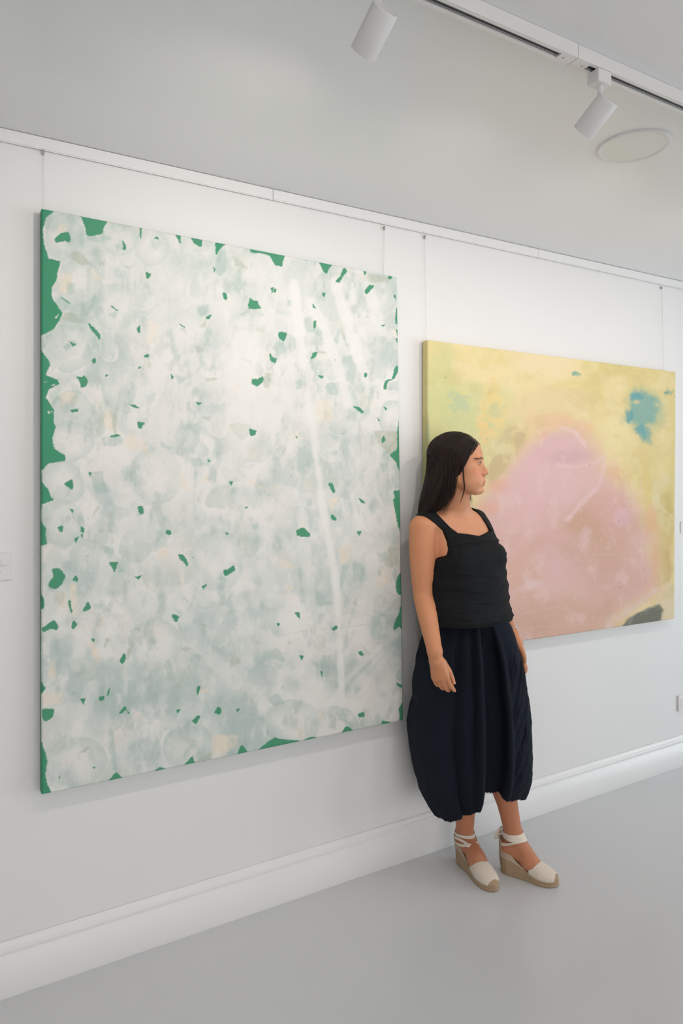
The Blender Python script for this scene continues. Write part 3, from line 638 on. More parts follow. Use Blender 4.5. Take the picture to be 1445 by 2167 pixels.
p2, c2 = canvas_object(T2, cv2, 'canvas_painting', 'wide unframed yellow canvas with a pink mound and a blue cloud, behind the woman', -.040, .032, edge2)

# ------------------------------------------------------------------ hanging cords
def cord(px0, py0, px1, py1, label, back=-.0065):
    a = W(px0, py0, back); b = W(px1, py1, -.012)
    o = empty('hanging_cord', tuple(a))
    V, F = tube_np([np.linspace(a, b, 6)], [np.full(6, .0007)], 8); link('cord', mesh_np('cord', V, F), M_cord, o)
    bm = bmesh.new(); bx(bm, a[0]-.003, a[0]+.003, a[1]-.004, a[1]+.003, a[2]-.011, a[2]+.002, bevel=.0008)
    cyl(bm, (a[0], a[1]-.001, a[2]-.014), (a[0], a[1]-.001, a[2]-.009), .0018, n=10)
    bm_mesh('rail_hook', bm, M_chrome, o)
    tag(o, label, 'hanging cord', 'picture cords hanging from the rail')
G_ = 'hanging cord'
cord(92, 318.5, 94, 462, 'clear cord hanging from the rail to the left corner of the green and white canvas')
cord(813, 480, 811.5, 600, 'clear cord hanging from the rail to the right end of the green and white canvas')
cord(898.5, 499, 903, 745, 'clear cord hanging from the rail to the left corner of the yellow canvas')
cord(1400, 607, 1405, 800, 'clear cord hanging from the rail to the right corner of the yellow canvas')

# ------------------------------------------------------------------ wall labels and socket
M_card = mat('card', (.76, .745, .76), .5); M_ink = mat('ink', (.25, .24, .25), .7)
def card(x0, x1, z0, z1, label, lines):
    o = empty('wall_label', ((x0+x1)/2, 0, z0))
    bm = bmesh.new(); bx(bm, x0, x1, -.0048, -.0002, z0, z1); bm_mesh('card', bm, M_card, o)
    if lines:
        bm = bmesh.new(); r = random.Random(4)
        for (a, b, z) in lines:                     # rows of tiny illegible print
            x = a
            while x < b:
                wd = r.uniform(.0012, .0024)
                bx(bm, x, x+.0005, -.0051, -.0047, z, z+.0022+(.001 if r.random() < .3 else 0))
                bx(bm, x, x+wd*.8, -.0051, -.0047, z+.0017, z+.0022)
                if r.random() < .5: bx(bm, x+wd*.6, x+wd*.6+.0005, -.0051, -.0047, z, z+.0022)
                x += wd+.0012
        bm_mesh('print', bm, M_ink, o)
    tag(o, label, 'wall label')
zl = W(25, 1226, -.004)[2]; zt = W(25, 1169, -.004)[2]; xr = W(26, 1200, -.004)[0]
def zz(px, py): return W(px, py, -.005)[2]
card(xr-.13, xr, zl, zt, 'thin pale wall label with small print, cut by the left edge of the picture', [(xr-.12, W(1, 1187, -.005)[0], zz(1, 1189)), (xr-.12, W(4, 1190, -.005)[0], zz(1, 1195.5)),
      (xr-.12, W(17, 1195, -.005)[0], zz(10, 1198.5)), (xr-.12, W(2, 1208, -.005)[0], zz(1, 1209.5))])
xa = W(1440.6, 1115, -.004)[0]
card(xa, xa+.13, W(1442, 1128.5, -.004)[2], W(1442, 1103.5, -.004)[2], 'small pale wall label right of the yellow canvas, cut by the picture edge', [])
def socket():
    xs = W(1432.5, 1488, 0)[0]; z0 = W(1436, 1507, -.01)[2]; s = .082
    o = empty('wall_socket', (xs+s/2, 0, z0))
    bm = bmesh.new(); bx(bm, xs, xs+s, -.011, -.0002, z0, z0+s, bevel=.005); bm_mesh('cover_plate', bm, M_trim, o)
    bm = bmesh.new(); cx, cz = xs+s/2, z0+s/2
    bx(bm, xs+.012, xs+s-.012, -.0125, -.010, z0+.012, z0+s-.012, bevel=.001); ins = bm_mesh('insert', bm, M_trim, o)
    n = 32; prof = [(.0225, -.0130), (.021, -.0128), (.0205, -.009), (.0004, -.009)]
    V = [(cx+r_*math.cos(2*math.pi*k/n), h-.0004, cz+r_*math.sin(2*math.pi*k/n)) for r_, h in prof for k in range(n)]
    link('round_recess', mesh_np('round_recess', V, grid_faces(n, 4, True)), mat('socket_shade', (.45, .44, .40), .5), o)
    tag(o, 'white square wall socket low on the wall, at the right edge of the picture', 'socket')
socket()
# ------------------------------------------------------------------ implicit surfaces
def smin(a, b, k):
    if k <= 0: return np.minimum(a, b)
    h = np.clip(.5+.5*(b-a)/k, 0, 1); return b*(1-h)+a*h-k*h*(1-h)
def smax(a, b, k): return -smin(-a, -b, k)
class Solid:
    def __init__(s): s.ops = []
    def add(s, f, lo, hi, k=.01, mode='u'):
        m = .012+k*1.2
        s.ops.append((f, np.array(lo, float)-m, np.array(hi, float)+m, k, mode)); return s
    def at(s, P):
        d = np.full(len(P), .2)
        for f, lo, hi, k, mode in s.ops:
            m = ((P >= lo) & (P <= hi)).all(1)
            if not m.any(): continue
            q = P[m]; v = f(q[:, 0], q[:, 1], q[:, 2])
            d[m] = smin(d[m], v, k) if mode == 'u' else smax(d[m], -v, k)
        return d
    def grid(s, xs, ys, zs):
        F = np.full((len(xs), len(ys), len(zs)), .2, np.float32)
        for f, lo, hi, k, mode in s.ops:
            sl = []
            for ax, l, h in zip((xs, ys, zs), lo, hi):
                i0 = np.searchsorted(ax, l); i1 = np.searchsorted(ax, h); sl.append(slice(i0, i1))
            if any(q.stop-q.start < 1 for q in sl): continue
            X = xs[sl[0]][:, None, None]; Y = ys[sl[1]][None, :, None]; Z = zs[sl[2]][None, None, :]
            v = f(X, Y, Z).astype(np.float32); sl = tuple(sl)
            F[sl] = smin(F[sl], v, k) if mode == 'u' else smax(F[sl], -v, k)
        return F
def nets(F, xs, ys, zs):
    """surface nets on a rectilinear grid"""
    S = F < 0
    a = S[:-1, :-1, :-1]; allin = a.copy(); anyin = a.copy()
    for dx in (0, 1):
        for dy in (0, 1):
            for dz in (0, 1):
                q = S[dx:S.shape[0]-1+dx, dy:S.shape[1]-1+dy, dz:S.shape[2]-1+dz]; allin &= q; anyin |= q
    act = anyin & ~allin; del allin, anyin
    I, J, K = np.nonzero(act)
    idx = np.full(act.shape, -1, np.int32); idx[I, J, K] = np.arange(len(I))
    acc = np.zeros((len(I), 3)); cnt = np.zeros(len(I))
    C = [(0, 0, 0), (1, 0, 0), (0, 1, 0), (1, 1, 0), (0, 0, 1), (1, 0, 1), (0, 1, 1), (1, 1, 1)]
    val = {c: F[I+c[0], J+c[1], K+c[2]] for c in C}
    pos = {c: np.stack([xs[I+c[0]], ys[J+c[1]], zs[K+c[2]]], 1) for c in C}
    for c in C:
        for ax in range(3):
            if c[ax]: continue
            e = list(c); e[ax] = 1; e = tuple(e); va, vb = val[c], val[e]; m = (va < 0) != (vb < 0)
            t = va[m]/(va[m]-vb[m]); acc[m] += pos[c][m]*(1-t[:, None])+pos[e][m]*t[:, None]; cnt[m] += 1
    V = acc/cnt[:, None]
    Q = []
    for ax in range(3):
        sl0 = [slice(None)]*3; sl1 = [slice(None)]*3; sl0[ax] = slice(0, -1); sl1[ax] = slice(1, None)
        s0, s1 = S[tuple(sl0)], S[tuple(sl1)]
        i, j, k = np.nonzero(s0 != s1); o = [i, j, k]
        u, v = [(1, 2), (2, 0), (0, 1)][ax]
        ok = (o[u] > 0) & (o[v] > 0) & (o[u] < act.shape[u]) & (o[v] < act.shape[v]); o = [q[ok] for q in o]
        flip = s0[o[0], o[1], o[2]]
        def cell(du, dv):
            c = [o[0].copy(), o[1].copy(), o[2].copy()]; c[u] -= du; c[v] -= dv; return idx[c[0], c[1], c[2]]
        q = np.stack([cell(1, 1), cell(0, 1), cell(0, 0), cell(1, 0)], 1)
        q[~flip] = q[~flip][:, ::-1]; Q.append(q)
    Q = np.concatenate(Q); Q = Q[(Q >= 0).all(1)]
    return V, Q
def axis(segs):
    """segs: [(start, step), ..., (end, 0)]"""
    out = []
    for (a, st), (b, _) in zip(segs[:-1], segs[1:]): out.append(np.arange(a, b-st*.4, st))
    return np.concatenate(out+[[segs[-1][0]]])
# primitives (all take world arrays)
def ell(c, r, R=None):
    c = np.array(c, float); r = np.array(r, float); rm = r.max()
    def f(X, Y, Z):
        x, y, z = X-c[0], Y-c[1], Z-c[2]
        if R is not None: x, y, z = (x*R[i][0]+y*R[i][1]+z*R[i][2] for i in range(3))
        k0 = np.sqrt((x/r[0])**2+(y/r[1])**2+(z/r[2])**2); k1 = np.sqrt((x/r[0]**2)**2+(y/r[1]**2)**2+(z/r[2]**2)**2)
        return k0*(k0-1)/(k1+1e-9)
    if R is None: e = r
    else: e = np.sqrt(sum((np.array(R[i])*r[i])**2 for i in range(3)))
    return f, c-e, c+e
def cone(a, b, ra, rb):
    a = np.array(a, float); b = np.array(b, float); d = b-a; L2 = d@d
    def f(X, Y, Z):
        x, y, z = X-a[0], Y-a[1], Z-a[2]; t = np.clip((x*d[0]+y*d[1]+z*d[2])/L2, 0, 1)
        return np.sqrt((x-d[0]*t)**2+(y-d[1]*t)**2+(z-d[2]*t)**2)-(ra+(rb-ra)*t)
    m = max(ra, rb); return f, np.minimum(a, b)-m, np.maximum(a, b)+m
def chain(S, pts, rs, k=.004, k0=None, sub=3):
    """one smooth tapering limb: spline through the joints, hard minimum inside, blended once into the body"""
    P = np.array(pts, float); R = np.array(rs, float); n = len(P); t = np.arange(n); q = np.linspace(0, n-1, (n-1)*sub+1)
    def cub(y):
        m = np.gradient(y, axis=0); i = np.clip(np.floor(q).astype(int), 0, n-2); s_ = (q-i); s_ = s_[:, None] if y.ndim > 1 else s_
        return (2*s_**3-3*s_**2+1)*y[i]+(s_**3-2*s_**2+s_)*m[i]+(-2*s_**3+3*s_**2)*y[i+1]+(s_**3-s_**2)*m[i+1]
    PP, RR = cub(P), cub(R)
    def f(X, Y, Z):
        out = None
        for i in range(len(PP)-1):
            a_, b_ = PP[i], PP[i+1]; d = b_-a_; x, y, z = X-a_[0], Y-a_[1], Z-a_[2]
            tt_ = np.clip((x*d[0]+y*d[1]+z*d[2])/(d@d+1e-12), 0, 1)
            v = np.sqrt((x-d[0]*tt_)**2+(y-d[1]*tt_)**2+(z-d[2]*tt_)**2)-(RR[i]+(RR[i+1]-RR[i])*tt_)
            out = v if out is None else np.minimum(out, v)
        return out
    m = RR.max(); S.add(f, PP.min(0)-m, PP.max(0)+m, k=k0 if k0 is not None else k)
def zloft(st, cap=.0, grow=0):
    """stations (z, cx, cy, ax, ay)"""
    st = np.array(sorted(st), float); z0, z1 = st[0, 0], st[-1, 0]
    zz = np.linspace(z0, z1, 200)
    def cub(y):    # Catmull-Rom through stations
        t = st[:, 0]; m = np.gradient(y, t); i = np.clip(np.searchsorted(t, zz)-1, 0, len(t)-2); h = t[i+1]-t[i]; s = (zz-t[i])/h
        return (2*s**3-3*s**2+1)*y[i]+(s**3-2*s**2+s)*h*m[i]+(-2*s**3+3*s**2)*y[i+1]+(s**3-s**2)*h*m[i+1]
    tab = [cub(st[:, k]) for k in (1, 2, 3, 4)]
    def f(X, Y, Z):
        cx, cy, ax, ay = (np.interp(Z, zz, t) for t in tab); ax = ax+grow; ay = ay+grow
        x, y = X-cx, Y-cy
        k0 = np.sqrt((x/ax)**2+(y/ay)**2); k1 = np.sqrt((x/ax**2)**2+(y/ay**2)**2)
        d = np.where(k1 > 1e-4, k0*(k0-1)/(k1+1e-9), -np.minimum(ax, ay)); d = np.maximum(d, -.1)
        dz = np.maximum(z0-Z, Z-z1)
        return np.where(dz > 0, np.sqrt(np.maximum(d, 0)**2+dz**2), np.maximum(d, dz))
    R = st[:, 3:5].max()+grow
    return f, (st[:, 1].min()-R, st[:, 2].min()-R, z0), (st[:, 1].max()+R, st[:, 2].max()+R, z1)

# ------------------------------------------------------------------ the woman: skeleton read off the photograph
TX, TYY = 1.683, -.118                                   # middle of the shoulder line
YAW = math.radians(5)
HC = W(971.2, 980, -.172)                                   # head centre at eye height
HC = np.array([HC[0], HC[1], 1.541])
hf = math.radians(72)                                     # face turned 72 degrees away from the camera, to picture right
F_ = np.array([math.cos(hf)*-CA+math.sin(hf)*SA, math.cos(hf)*-SA+math.sin(hf)*-CA, 0])   # forward
L_ = np.array([-F_[1], F_[0], 0]); U_ = np.array([0, 0, 1.])                               # her left, up
HR = [L_, F_, U_]
def Hd(l, f, u): return HC+L_*l+F_*f+U_*u
def hell(c, r): return ell(Hd(*c), r, HR)
def hcone(a, b, ra, rb): return cone(Hd(*a), Hd(*b), ra, rb)

def torso(S, g=0, k=.02):
    S.add(*zloft([(.80, 1.700, -.168, .135, .085), (.88, 1.700, -.168, .140, .086), (.96, 1.702, -.160, .140, .090), (1.03, 1.704, -.152, .130, .088), (1.12, 1.703, -.146, .134, .092), (1.20, 1.700, -.142, .145, .100),
                  (1.27, 1.695, -.136, .142, .090), (1.315, 1.690, -.128, .135, .070), (1.342, 1.686, -.124, .10, .054), (1.362, 1.684, -.122, .062, .046)], grow=g), k=k)
    for s, dy in ((-1, 0), (1, .0)):
        S.add(*ell((1.700+s*.068, -.210+dy, 1.180), (.060+g, .050+g, .058+g)), k=.035)
SH_R = W(893, 1117, -.128); SH_L = W(1010, 1109, -.105)
EL_R = W(895, 1258, -.150); WR_R = W(920, 1379, -.285)
EL_L = np.array([1.872, -.095, 1.05]); WR_L = W(1081, 1340, -.215)
body = Solid()
torso(body)
# neck and trapezius
NB = np.array([1.686, -.120, 1.335]); NT = Hd(0, -.030, -.085)
body.add(*cone(NB, NT, .056, .050), k=.03)
body.add(*cone(NB+[0, -.012, .01], Hd(0, .0, -.10), .045, .040), k=.02)
body.add(*cone(NB+[-.02, .0, -.01], SH_R+[.01, 0, .012], .042, .036), k=.035); body.add(*cone(NB+[.02, .0, -.01], SH_L+[-.01, 0, .012], .042, .036), k=.035)
body.add(*cone(NB+[-.01, -.050, -.022], SH_R+[.03, -.030, .010], .009, .009), k=.02)     # collar bones
body.add(*cone(NB+[.01, -.050, -.022], SH_L+[-.03, -.030, .010], .009, .009), k=.02)
# arms
def arm(S, E, Wp, mir):
    m1 = S+(E-S)*.28; m2 = S+(E-S)*.65; f1 = E+(Wp-E)*.28; f2 = E+(Wp-E)*.70
    chain(body, [S, m1, m2, E, f1, f2, Wp], [.0485, .0500, .0450, .0365, .0365, .0305, .0262], k=.011)
arm(SH_R, EL_R, WR_R, 1); arm(SH_L+[-.004, .004, -.01], EL_L, WR_L, -1)
# right hand, back of the hand towards the camera, fingers curled down and inwards
def fdepth(p): return project(p)[2]
dW = fdepth(WR_R)
def Hp(px, py, dd): return D(px, py, dW+dd)
palm = [(921, 1392, -.003, .0225, .0225), ]
body.add(*cone(WR_R, Hp(922, 1400, -.004), .0225, .022), k=.012)
for (x0, y0, d0, r0), (x1, y1, d1, r1) in [((917, 1398, .004, .0145), (919, 1433, .008, .0115)), ((924, 1400, -.002, .0165), (926, 1436, -.002, .0125)), ((930, 1400, -.005, .0165), (935, 1436, -.008, .0125)), ((934, 1402, -.004, .015), (944, 1432, -.010, .0120))]:
    body.add(*cone(Hp(x0, y0, d0), Hp(x1, y1, d1), r0, r1), k=.009)
FING = [  # knuckle, mid, end joint, tip  (px, py, depth offset, radius)
    [(945, 1432, -.010, .0098), (950, 1446, -.010, .0088), (956.5, 1456, -.002, .0079), (960.5, 1460.5, .006, .0068)],
    [(935.5, 1435, -.007, .0098), (940.5, 1450, -.004, .0088), (946, 1459, .006, .0080), (949, 1461, .014, .0068)],
    [(926.5, 1436, .000, .0094), (931, 1449, .004, .0084), (936, 1456, .014, .0076), (938.5, 1457, .021, .0065)],
    [(918.5, 1434, .009, .0084), (921, 1443, .012, .0076), (924.5, 1449, .019, .0068), (927, 1450, .025, .0060)]]
for fg in FING: chain(body, [Hp(*q[:3]) for q in fg], [q[3] for q in fg], k=.0015, k0=.004)
TH = [(938, 1404, .006, .0125), (948.5, 1418, .012, .0105), (954.5, 1431, .014, .0090), (957.5, 1438, .012, .0080), (960, 1444.5, .010, .0066)]
chain(body, [Hp(*q[:3]) for q in TH], [q[3] for q in TH], k=.002, k0=.012)
# left hand hangs half behind the skirt
dWL = fdepth(WR_L)
def Hq(px, py, dd): return D(px+3, py, dWL+dd-.03)
body.add(*cone(WR_L, Hq(1092, 1364, -.004), .0235, .021), k=.012)
for (x0, y0, d0, r0), (x1, y1, d1, r1) in [((1090, 1362, -.012, .015), (1098, 1392, -.020, .0118)), ((1093, 1364, -.002, .0155), (1101, 1395, -.004, .012)), ((1094, 1366, .010, .015), (1101, 1395, .012, .0118)), ((1093, 1366, .020, .0135), (1099, 1393, .026, .0108))]:
    body.add(*cone(Hq(x0, y0, d0), Hq(x1, y1, d1), r0, r1), k=.009)
for dd, r0, sh, ln in ((-.020, .0094, 0, 0), (-.003, .0095, 2, 2), (.014, .009, 2, 1), (.029, .008, 0, -3)):
    q = [(1099+sh, 1394, dd, r0), (1105+sh, 1406+ln, dd, r0*.92), (1108+sh*.5, 1414+ln, dd, r0*.84), (1107+sh*.5, 1420+ln, dd, r0*.7)]
    chain(body, [Hq(*t[:3]) for t in q], [t[3] for t in q], k=.0015, k0=.004)
q = [(1095, 1366, -.024, .0115), (1102, 1378, -.036, .0098), (1106, 1391, -.038, .0086), (1107, 1400, -.034, .0070)]
chain(body, [Hq(*t[:3]) for t in q], [t[3] for t in q], k=.002, k0=.010)

# legs and feet (on a wedge: heel .058 up, ball .022 up)
AN_R = W(983, 1763, -.138); AN_L = W(1085.5, 1761, -.275)
KN_R = np.array([1.672, -.215, .48]); KN_L = np.array([1.785, -.245, .48])
for hip, kn, an in ((np.array([1.63, -.168, .84]), KN_R, AN_R), (np.array([1.77, -.168, .84]), KN_L, AN_L)):
    c = kn+(an-kn)*.33; c2 = kn+(an-kn)*.68
    chain(body, [hip, hip+(kn-hip)*.5, kn, c+[0, .012, 0], c2+[0, .003, 0], an], [.078, .068, .0515, .0540, .0385, .0330], k=.03)
class Shoe: pass
def foot(an, toe_px, toe_py, heel_back):
    toe = W(toe_px, toe_py, 0); 
    d = ray(toe_px, toe_py); t = -CAMZ/d[2]; toe = np.array([0, CAMY, CAMZ])+d*t     # toe contact on the floor
    s = Shoe(); ax = np.array([toe[0]-an[0], toe[1]-an[1], 0]); s.f = ax/np.linalg.norm(ax); s.l = np.array([-s.f[1], s.f[0], 0])
    s.heel = np.array([an[0], an[1], 0])-s.f*heel_back; s.len = np.linalg.norm(toe-s.heel)+.004; s.an = an
    s.P = lambda u, v, z, s=s: s.heel+s.f*(u*s.len)+s.l*v+np.array([0, 0, z])
    P = s.P
    body.add(*cone(P(.14, 0, .094), P(.20, 0, .10), .028, .029), k=.015)           # heel
    body.add(*cone(an+[0, 0, -.01], P(.52, .003, .068), .0315, .0275), k=.02)      # instep
    body.add(*cone(P(.2, 0, .088), P(.62, 0, .045), .026, .022), k=.02)
    body.add(*cone(P(.50, -.014, .056), P(.74, -.016, .036), .021, .017), k=.015); body.add(*cone(P(.50, .014, .056), P(.76, .014, .036), .021, .017), k=.015)
    body.add(*cone(P(.70, .0, .036), P(.90, .004, .030), .020, .013), k=.015)
    for sg in (-1, 1): body.add(*ell(an+s.l*sg*.026+[0, 0, -.012], (.010, .010, .012)), k=.012)
    return s
FR = foot(AN_R, 1047, 1887, .045); FL = foot(AN_L, 1179, 1874, .052)

# head
def head(B):
    B.add(*hell((0, -.016, .036), (.072, .089, .079)), k=.02)       # skull
    B.add(*hell((0, .030, .022), (.061, .0575, .068)), k=.02)       # brow
    B.add(*hell((0, .030, -.030), (.060, .050, .060)), k=.02)       # middle face
    B.add(*hell((0, .029, -.074), (.050, .046, .038)), k=.02)       # jaw
    B.add(*hell((0, .0715, -.1005), (.0215, .0215, .0175)), k=.022)     # chin
    for s in (-1, 1):
        B.add(*hcone((s*.050, .000, -.060), (s*.023, .062, -.102), .016, .0145), k=.02)   # jaw line
        B.add(*hell((s*.036, .0525, -.028), (.024, .023, .023)), k=.018)                 # cheek
        B.add(*hell((s*.034, .045, -.064), (.0245, .031, .032)), k=.022)                  # full lower cheek
        B.add(*hell((s*.022, .073, -.064), (.019, .0145, .022)), k=.018)
        B.add(*hell((s*.031, .0775, .017), (.019, .0085, .0060)), k=.012)                # brow ridge
    B.add(*hell((0, .0815, -.069), (.023, .0130, .019)), k=.012)     # muzzle
    for s in (-1, 1): B.add(*hell((s*.029, .0975, -.001), (.014, .0115, .0085)), k=.012, mode='s')   # sockets
    B.add(*hcone((0, .0800, .006), (0, .0970, -.030), .0062, .0082), k=.010); B.add(*hcone((0, .068, .002), (0, .0815, -.036), .010, .0135), k=.010)               # nose bridge
    B.add(*hell((0, .1005, -.0365), (.0088, .0082, .0072)), k=.006)                        # tip
    for s in (-1, 1):
        B.add(*hell((s*.0118, .0905, -.0400), (.0068, .0088, .0062)), k=.004)
        B.add(*hell((s*.0058, .0970, -.0470), (.0026, .0036, .0016)), k=.0015, mode='s')
    B.add(*hcone((0, .094, -.046), (0, .0915, -.062), .0035, .004), k=.005)
    # lips
    for s in (-1, 1):
        B.add(*hcone((s*.0045, .0935, -.0690), (s*.0225, .0805, -.0730), .0042, .0022), k=.004)
        B.add(*hcone((s*.001, .0900, -.0800), (s*.018, .0820, -.0760), .0052, .0030), k=.004)
        B.add(*hcone((s*.0, .0990, -.0745), (s*.0250, .0840, -.0738), .0011, .0009), k=.0015, mode='s')
    B.add(*hell((0, .0985, -.0905), (.012, .0055, .0045)), k=.007, mode='s')               # below the lip
    # eyelids round the eyeballs, with the opening between them
    for s in (-1, 1):
        B.add(*hell((s*.0305, .0725, .000), (.0142, .0132, .0100)), k=.005)
        B.add(*hell((s*.0310, .0725, -.0008), (.0122, .0175, .0033)), k=.0012, mode='s')
    # ears
    for s in (-1, 1):
        B.add(*hell((s*.0715, -.014, -.022), (.006, .014, .027)), k=.006)
head(body)

HX, HYc = HC[0], HC[1]
FINE = 1.35e-3
xs = axis([(1.40, .0030), (HX-.112, FINE), (HX+.118, .0026), (2.02, 0)])
ys = axis([(-.47, .0030), (HYc-.125, FINE), (HYc+.105, .0030), (-.005, 0)])
zs = axis([(.0, .0030), (.22, .0045), (.69, .0018), (.80, .0028), (.90, .0045), (1.16, .003), (1.40, FINE), (1.675, 0)])
F = body.grid(xs, ys, zs)
BV, BQ = nets(F, xs, ys, zs); del F
# drop the parts of the shell buried inside clothes where nothing shows is not needed: the body stays whole
def skin_colors(V):
    C = np.tile(np.array(srgb(212, 150, 114)[:3]), (len(V), 1))
    n = noise2(V[:, 0]*40, V[:, 2]*40, 1, 4, 3)[:, None]; C *= .96+.08*n
    h = V-HC; l, f, u = h@L_, h@F_, h@U_
    def spot_(c, r, col, a):
        d = np.sqrt(((l-c[0])/r[0])**2+((f-c[1])/r[1])**2+((u-c[2])/r[2])**2); w_ = ((1-sstep(.5, 1.0, d))*a)[:, None]
        return C*(1-w_)+np.array(srgb(*col)[:3])*w_
    for s in (-1, 1):
        C = spot_((s*.042, .070, -.030), (.030, .03, .026), (214, 134, 104), .45)
    C = spot_((0, .10, -.036), (.014, .016, .012), (216, 138, 108), .4)
    # lips
    for s in (-1, 1):
        C = spot_((s*.009, .092, -.0695), (.0150, .014, .0056), (190, 112, 96), .9); C = spot_((s*.0075, .091, -.0790), (.0145, .014, .0062), (200, 122, 104), .9)
    m = (np.abs(u+.0743) < .0009) & (f > .076) & (np.abs(l) < .0235); C[m] *= .55
    ta = (sstep(1.585, 1.53, V[:, 0])+sstep(1.82, 1.86, V[:, 0]))[:, None]*(V[:, 2:3] < 1.40)*.55; C = C*(1-ta)+np.array(srgb(202, 134, 92)[:3])*ta
    # legs and feet a little darker
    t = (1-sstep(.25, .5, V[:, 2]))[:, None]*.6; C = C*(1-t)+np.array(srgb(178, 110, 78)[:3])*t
    # fingernails and knuckle folds
    return C
M_skin = attr_color(mat('skin', (.7, .4, .28), .48, spec=.35, sub=.12)); 
woman = empty('person', (float(TX), -.2, 0))
bme = mesh_np('body', BV, BQ); set_colors(bme, skin_colors(BV))
bo = link('body', bme, M_skin, woman)

from mathutils.bvhtree import BVHTree
hm = (BV[:, 2] > 1.42) & ((BV-HC)@F_ > .02); rem = np.full(len(BV), -1); rem[hm] = np.arange(hm.sum()); hq = rem[BQ]; hq = hq[(hq >= 0).all(1)]
FACE = BVHTree.FromPolygons([tuple(v) for v in BV[hm].tolist()], hq.tolist())
def on_face(l, u, off=.0003, f0=.14):
    h = FACE.ray_cast(Vector(Hd(l, f0, u)), Vector(-F_))
    return Hd(l, .08, u) if h[0] is None else np.array(h[0])+np.array(h[1])*off*(1 if h[1].dot(Vector(F_)) > 0 else -1)

# nails on the visible hand
M_nail = mat('nail', srgb(226, 168, 142), .25)
def nail(tip, prev, r, outward, parent):
    tip = np.array(tip); d = tip-np.array(prev); d /= np.linalg.norm(d); o = np.array(outward)-d*np.dot(outward, d); o /= np.linalg.norm(o); sd = np.cross(d, o)
    c = tip+d*r*.15+o*r*.80; V = []; n = 16
    for q, hgt in ((1, -.0004), (.92, .0006), (.45, .0010), (.01, .0012)):
        for k in range(n):
            a = 2*math.pi*k/n; e = .25*math.cos(2*a)
            V.append(c+d*math.cos(a)*r*.85*q+sd*math.sin(a)*r*.62*q+o*(hgt-abs(math.sin(a))*q*r*.18))
    link('fingernail', mesh_np('fingernail', V, grid_faces(n, 4, True)), M_nail, parent)
tocam = -np.array([CA, SA, 0])
nail(Hp(*TH[-1][:3]), Hp(*TH[-2][:3]), TH[-1][3], tocam*.6+np.array([SA, -CA, 0])*.7, bo)
nail(Hp(*FING[0][-1][:3]), Hp(*FING[0][-2][:3]), FING[0][-1][3], tocam*.5+np.array([SA, -CA, 0])*.5+[0, 0, -.6], bo)

# eyes
M_eye = attr_color(mat('eye', (.8, .8, .8), .12, spec=.6)); M_lash = mat('lash', srgb(40, 26, 20), .6); M_brow = mat('eyebrow_hair', srgb(88, 62, 48), .7)
gaze = F_*math.cos(.16)-L_*math.sin(.16)+U_*-.03; gaze /= np.linalg.norm(gaze)
for s in (-1, 1):
    c = Hd(s*.0305, .0722, -.0008); n, m_ = 32, 20; R = .0115; V = []
    for i in range(m_+1):
        for k in range(n):
            a = math.pi*i/m_; b = 2*math.pi*k/n; V.append(c+R*np.array([math.sin(a)*math.cos(b), math.sin(a)*math.sin(b), math.cos(a)]))
    V = np.array(V); dt = (V-c)@gaze/R; ang = np.degrees(np.arccos(np.clip(dt, -1, 1)))
    C = np.tile(np.array(srgb(206, 190, 180)[:3]), (len(V), 1)); C[ang < 33] = srgb(52, 30, 20)[:3]; C[ang < 13] = (.004, .004, .004)
    me = mesh_np('eyeball', V, grid_faces(n, m_+1, True)); set_colors(me, C); link('eyeball', me, M_eye, bo)
    # lash lines hug the opening
    t = np.linspace(-1, 1, 15)
    # points round the opening, pushed onto the lid surface
    def lid(x, sg): return Hd(s*(.0308+.0124*x), .0729+.0130*math.sqrt(1-(.0124*x/.0146)**2), -.0008+sg*.0034*max(0, 1-x*x)**.6+.0006*x)
    up = [on_face(s*(.0300+.0136*x), -.0002+.0042*max(0, 1-x*x)**.6+.0008*x, .0004) for x in t]; lo = [on_face(s*(.0305+.0120*x), -.0012-.0040*max(0, 1-x*x)**.6, .0001) for x in t]
    V, Fq = tube_np([np.array(up), np.array(lo)], [.00115*(1.15-np.abs(t)**2*.8)*(1+.35*(t > .2)), .00038*(1.1-np.abs(t)**2*.7)], 6)
    link('eyelashes', mesh_np('eyelashes', V, Fq), M_lash, bo)
    # eyebrow from short hairs
    r = np.random.default_rng(3+s); pa, ra = [], []
    for i in range(230):
        x = r.uniform(0, 1); l0 = s*(.015+.034*x); arch = .0190+.0040*math.sin(x*2.3)-.003*max(0, x-.65)*3
        uu = arch-.0036+r.uniform(-.0036, .0026)*(1-.72*x); 
        fq = .0900-.0065*x-.017*x*x
        l1, u1 = l0+s*.0048, uu+.0020-.0030*x
        pa.append(np.array([on_face(l0, uu), on_face((l0+l1)/2, (uu+u1)/2, .0007), on_face(l1, u1, .0004)])); ra.append(np.array([.00034, .0003, .0001]))
    V = []
    V, Fq = tube_np(pa, ra, 4); link('eyebrow', mesh_np('eyebrow', V, Fq), M_brow, bo)

